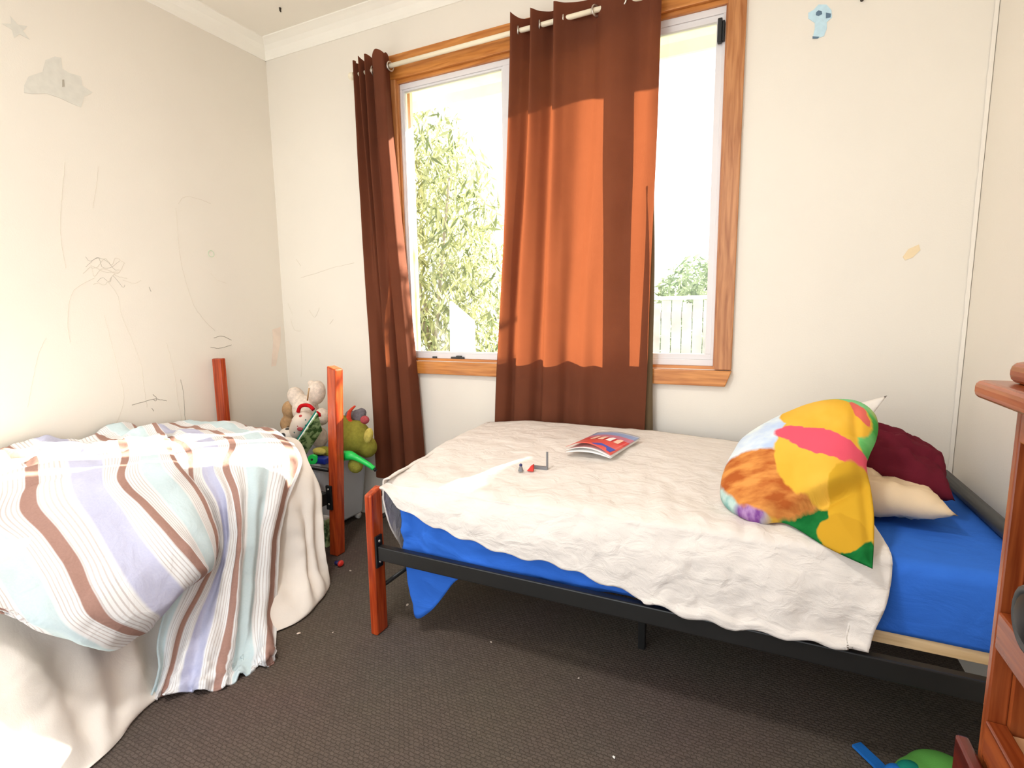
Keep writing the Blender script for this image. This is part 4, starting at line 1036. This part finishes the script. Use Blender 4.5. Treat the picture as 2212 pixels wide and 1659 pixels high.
# ------------------------------------------------------------------ lint on the carpet
spots = [((645, 1370), 'pale pink fleck on the carpet by the cream sheet', .006, M['stickerpink']),
         ((719, 1367), 'tiny pale fleck on the carpet left of the timber bed post', .003, M['lint']),
         ((1061, 1388), 'white fleck on the carpet under the middle of the bed', .004, M['lint']),
         ((1250, 1466), 'pale fleck on the carpet in the middle of the floor', .0035, M['lint']),
         ((1326, 1637), 'bright white fleck near the bottom centre of the floor', .004, M['whitepaint']),
         ((757, 1234), 'grey fleck on the carpet beside the red toy', .005, M['lint']),
         ((880, 1308), 'white crumb under the hanging end of the blue sheet', .006, M['lint']),
         ((2108, 1563), 'dull scrap on the carpet close to the dresser', .006, M['dark'])]
for (x, y), lb, r, mm in spots:
    c = at(x, y, 'z', 0); mb = MB().ell((c.x, c.y, r*.5), (r*1.2, r*.8, r*.5), rotm('Z', random.uniform(0, 180)), 8, 5)
    for v in mb.v: v += Vector((random.uniform(-1, 1), random.uniform(-1, 1), random.uniform(0, .6)))*r*.25
    for v in mb.v: v.z = max(v.z, .0002)
    tag(mb.build('lint_fleck', mm, origin=(c.x, c.y, 0)), lb, 'lint', 'flecks of lint on the carpet')

# ------------------------------------------------------------------ stickers, marks and scribbles
def decal(name, label, polys, nrm, mat, cat='sticker'):
    mb = MB()
    for pl in polys: mb.prism(pl, nrm, .0012)
    o = mb.build(name, mat, origin=polys[0][0])
    if label: tag(o, label, cat)
    return o
wlx = XL+.0005
def LW(x, y): return at(x, y, 'x', wlx)
c = LW(36, 62); pts = []
for k in range(10):
    r = .042 if k % 2 == 0 else .018; w_ = PI/2+k*PI/5+.35; pts.append(c+Vector((0, r*math.cos(w_)*1.1, r*math.sin(w_))))
decal('wall_sticker', 'small pale star sticker high on the left wall', [pts[::-1]], (1, 0, 0), M['sticker'])
cl = [(52, 185), (62, 165), (92, 155), (98, 130), (118, 122), (132, 125), (134, 148), (150, 158), (175, 165), (178, 185), (200, 200), (182, 208), (175, 232), (150, 222), (130, 212), (100, 202), (70, 203), (52, 200)]
o = decal('wall_sticker', 'large torn cloud-shaped sticker high on the left wall', [[LW(x, y) for x, y in cl]], (1, 0, 0), M['sticker'])
o2 = decal('torn_hole', None, [[LW(x, y)+Vector((.0013, 0, 0)) for x, y in ((134, 172), (138, 172), (139, 187), (134, 188))]], (1, 0, 0), M['pencildark'])
o2.parent = o; o2.location = o2.location-o.location
def BW(x, y): return at(x, y, 'y', YB-.0005)
bl_ = [(1757, 22), (1768, 10), (1785, 10), (1796, 22), (1797, 38), (1786, 48), (1786, 62), (1780, 78), (1766, 83), (1756, 80), (1760, 62), (1760, 50), (1746, 40), (1746, 28)]
o = decal('wall_sticker', 'small pale blue sticker on the back wall right of the window', [[BW(x, y) for x, y in bl_]], (0, -1, 0), M['stickerblue'])
for pl in ([(1763, 27), (1768, 23), (1775, 25), (1776, 31), (1768, 35), (1762, 33)], [(1784, 28), (1795, 30), (1794, 38), (1784, 40)], [(1755, 79), (1770, 80), (1766, 84), (1755, 84)]):
    o2 = decal('print_mark', None, [[BW(x, y)+Vector((0, -.0013, 0)) for x, y in pl]], (0, -1, 0), M['stickernavy'])
    o2.parent = o; o2.location = o2.location-o.location
decal('wall_sticker', 'faded orange sticker patch on the back wall above the pillows', [[BW(x, y) for x, y in ((1950, 555), (1962, 538), (1985, 528), (1988, 540), (1972, 556), (1955, 562))]], (0, -1, 0), M['stickerorange'])
decal('crayon_patch', 'faint pink crayon patch on the left wall near the corner', [[LW(x, y) for x, y in ((588, 712), (606, 706), (606, 735), (596, 790), (586, 792), (590, 740))]], (1, 0, 0), M['stickerpink'], 'crayon mark')
c = LW(456, 548); t_ = MB().torus(c, (1, 0, 0), .017, .0022, 20, 6).build('crayon_ring', M['crayongreen'], origin=c); tag(t_, 'faint green crayon ring on the left wall', 'crayon mark')
def scribble(paths, wall, dark=False, r=.0009):
    P_ = LW if wall is wl else BW
    mb = MB()
    for path in paths:
        pts = catmull([P_(x, y) for x, y in path], max(8, len(path)*5))
        mb.tube([p+Vector((.003*noise.noise(Vector((i*.9, k, 0)))*(0 if wall is wl else 1), .003*noise.noise(Vector((i*.9, k, 5)))*(1 if wall is wl else 0), .003*noise.noise(Vector((k, i*.9, 2))))) for k in (hash(path[0]) % 50,) for i, p in enumerate(pts)], r, 5)
    o = mb.build('scribble', M['pencildark'] if dark else M['pencil'], wall); return o
rs = random.Random(3)
loops = []
for k in range(7):
    x, y = 180+rs.uniform(-8, 30), 570+rs.uniform(-6, 40)
    loops.append([(x+rs.uniform(-6, 6)+i*14, y+rs.uniform(-14, 12)) for i in range(6)])
scribble(loops[:4], wl, False, .0011); scribble(loops[4:], wl, True, .0007)
scribble([[(205, 600), (165, 622), (150, 650), (146, 700), (152, 740)], [(230, 605), (255, 640), (262, 680), (285, 735), (305, 790), (310, 830), (318, 880)], [(225, 680), (240, 740), (255, 800), (268, 860), (250, 920)],
          [(140, 350), (134, 420), (130, 500), (142, 580)], [(212, 360), (208, 400), (200, 450)], [(385, 440), (400, 425), (430, 430), (455, 440)], [(380, 450), (390, 560), (415, 650), (440, 690), (465, 715)],
          [(360, 740), (375, 800), (385, 870), (398, 930)], [(100, 730), (85, 760), (75, 800), (60, 880)], [(455, 590), (470, 605), (490, 612)], [(265, 605), (290, 612), (305, 605)]], wl)
scribble([[(285, 875), (310, 868), (335, 862), (360, 866)], [(322, 620), (326, 630)], [(330, 852), (338, 860), (336, 866), (330, 862)], [(455, 750), (475, 752), (500, 745)], [(462, 730), (480, 726), (500, 735)], [(328, 882), (332, 888)], [(390, 820), (396, 850), (400, 910)]], wl, True, .0016)
scribble([[(650, 600), (690, 588), (720, 578), (765, 568)], [(640, 560), (650, 575)], [(622, 655), (632, 680)], [(628, 690), (636, 712), (650, 715)], [(650, 740), (652, 790), (650, 815)], [(712, 700), (720, 690)], [(668, 670), (680, 685), (690, 665)]], wb, False, .0013)
# small dark spots overhead
c = at(605, 17, 'z', ZC); o = MB().tube([(c.x, c.y, ZC), (c.x, c.y, ZC-.014), (c.x+.004, c.y, ZC-.02)], [.006, .0045, .003], 10).build('ceiling_hook', M['dark'], smooth=True, origin=(c.x, c.y, ZC))
tag(o, 'small dark hook in the ceiling near the corner', 'hook')
c = BW(1862, 0); o = MB().tube([(c.x, YB, c.z), (c.x, YB-.012, c.z)], .006, 10).build('wall_hook', M['dark'], origin=(c.x, YB, c.z)); tag(o, 'small dark hook on the back wall right of the window, at the top', 'hook')

# ------------------------------------------------------------------ outside
g = MB().box((-14, YB+.3, -.75), (10, 24, -.6)).build('ground', M['lawn']); struct(g)
ev = MB().box((-6, YB+.14, 2.56), (4, 2.95, 2.59)).build('soffit', M['soffit']); struct(ev); ev.name = 'trim_5'
fa = MB().box((-6, 2.94, 2.50), (4, 2.965, 2.70)).build('trim_6', M['soffit']); struct(fa)
def leaves(c, r, n, size, seed, droop=.6, wid=.16):
    rn = random.Random(seed); mb = MB()
    for _ in range(n):
        while True:
            q = Vector((rn.uniform(-1, 1), rn.uniform(-1, 1), rn.uniform(-1, 1)))
            if q.length < 1 and q.length > rn.random()*.75: break
        p = Vector(c)+Vector((q.x*r[0], q.y*r[1], q.z*r[2]))
        d = Vector((rn.gauss(0, 1), rn.gauss(0, 1), rn.gauss(-droop, .7))).normalized(); s = size*rn.uniform(.6, 1.3)
        sd = d.cross(Vector((rn.gauss(0, 1), rn.gauss(0, 1), rn.gauss(0, 1)))).normalized()*s*wid
        mb.add([p, p+d*s*.5+sd, p+d*s, p+d*s*.5-sd], [(0, 1, 2, 3)])
    return mb
def bush(label, c, r, n, size, seed, mat, name='garden_shrub', stem=True, group='shrubs and trees in the garden', **k):
    o = thing(name, label, 'shrub' if name != 'garden_tree' else 'tree', (c[0], c[1], -.6), group)
    leaves(c, r, n, size, seed, **k).build('foliage', M[mat], o)
    mb = MB(); rn = random.Random(seed)
    for i in range(5):
        mb.tube([(c[0]+rn.uniform(-.1, .1), c[1]+rn.uniform(-.1, .1), -.6), (c[0]+rn.uniform(-.2, .2)*r[0], c[1], c[2]-.3*r[2]), (c[0]+rn.uniform(-.7, .7)*r[0], c[1]+rn.uniform(-.5, .5)*r[1], c[2]+.5*r[2])], [.04, .03, .012], 7)
    mb.build('stem', M['bark'], o, smooth=True); return o
bush('tall pale green weeping shrub filling the left window pane', (-3.95, 5.6, 1.6), (1.25, .7, 2.3), 10500, .19, 1, 'leaf', droop=1.4, wid=.085)
bush('feathery green shrub seen beside the middle curtain', (-2.75, 7.9, 1.2), (1.15, .8, 1.9), 8000, .2, 2, 'leaf', droop=1.3, wid=.1)
bush('low grey-green hedge seen through the right window pane', (-.55, 7.6, .75), (1.0, .7, 1.3), 9000, .13, 3, 'leafb')
bush('leafy tree added outside, mostly out of view, to shade the right pane', (2.08, 5.2, 2.9), (.42, .5, 1.0), 1300, .14, 5, 'leaf', name='garden_tree')  # added mostly out of view to block sun through the right pane
bush('sparse young tree outside, right of the window', (.22, 5.1, 2.5), (.42, .5, .8), 190, .13, 4, 'leaf', name='garden_tree')
# white gable-topped board
c = at(970, 650, 'y', 4.6)
gb = thing('garden_shed', 'white pointed board standing in front of the shrubs', 'shed', (-2.7, 4.62, -.6))
MB().prism([at(970, 650, 'y', 4.6), at(1020, 693, 'y', 4.6), (at(1022, 770, 'y', 4.6)), Vector((at(1022, 770, 'y', 4.6).x, 4.6, -.6)), Vector((at(972, 770, 'y', 4.6).x, 4.6, -.6)), at(972, 770, 'y', 4.6)], (0, 1, 0), .06).build('panel', M['whitepaint'], gb, bevel=.01)
# paling fence behind the right pane
fz = at(1480, 637, 'y', 6.0).z
fn = thing('paling_fence', 'grey paling fence low outside the right window pane', 'fence', (-.6, 6.0, -.6))
mb = MB()
for i in range(22):
    x = -2.2+i*.11; mb.box((x, 5.99, -.6), (x+.098, 6.005, fz-.06+.03*math.sin(i*2.3)))
mb.build('palings', M['fence'], fn)
for z in (.1, fz-.25): MB().box((-2.2, 6.005, z), (.22, 6.05, z+.07)).build('fence_rail', M['fence'], fn)
MB().box((-2.2, 5.975, fz-.05), (.22, 6.02, fz-.01)).build('capping', M['whitepaint'], fn)

# ------------------------------------------------------------------ light
w = bpy.data.worlds.new('sky'); SC.world = w; w.use_nodes = True; nt = w.node_tree
bg_ = nt.nodes['Background']; sk = nt.nodes.new('ShaderNodeTexSky'); sk.sky_type = 'NISHITA'; sk.sun_disc = False
sk.sun_elevation = math.radians(24); sk.sun_rotation = math.radians(31); sk.dust_density = 2.5; sk.air_density = 1
mx = nt.nodes.new('ShaderNodeMixRGB'); mx.inputs['Fac'].default_value = .8; mx.inputs['Color2'].default_value = (.99, .99, 1.0, 1)
sc_ = nt.nodes.new('ShaderNodeMixRGB'); sc_.blend_type = 'MULTIPLY'; sc_.inputs['Fac'].default_value = 1; sc_.inputs['Color2'].default_value = (.25, .25, .25, 1)
nt.links.new(sk.outputs['Color'], sc_.inputs['Color1']); nt.links.new(sc_.outputs['Color'], mx.inputs['Color1'])
nt.links.new(mx.outputs['Color'], bg_.inputs['Color']); bg_.inputs['Strength'].default_value = 1.25
sd = bpy.data.lights.new('sun', 'SUN'); so = bpy.data.objects.new('sun', sd); C.objects.link(so)
sd.energy = 20; sd.angle = math.radians(.6); sd.color = (1, .93, .82)
so.rotation_euler = Vector((-.68, -1, -.6)).to_track_quat('-Z', 'Y').to_euler(); so.location = (3, 6, 5)

# added fill light in an invented ceiling fixture, out of view
lx, ly = -.95, .35
fill_fixture = thing('added_fill_lamp', 'round white fill lamp added on the bedroom ceiling, out of view', 'added fill light', (lx, ly, ZC))
MB().tube([(lx, ly, ZC), (lx, ly, ZC-.03)], .12, 28).build('base', M['whitepaint'], fill_fixture, bevel=.004)
MB().torus((lx, ly, ZC-.04), (0, 0, 1), .17, .012, 36, 10).build('rim', M['silver'], fill_fixture, smooth=True)
ld = bpy.data.lights.new('fill_light', 'AREA'); ld.shape = 'DISK'; ld.size = .32; ld.energy = 14; ld.color = (1, .975, .945)
lo = bpy.data.objects.new('fill_light', ld); C.objects.link(lo); lo.location = (lx, ly, ZC-.05)
clean()
SC.view_settings.view_transform = 'Standard'; SC.view_settings.look = 'None'
SC.view_settings.gamma = 1; SC.view_settings.exposure = 1.08; SC.view_settings.use_curve_mapping = False
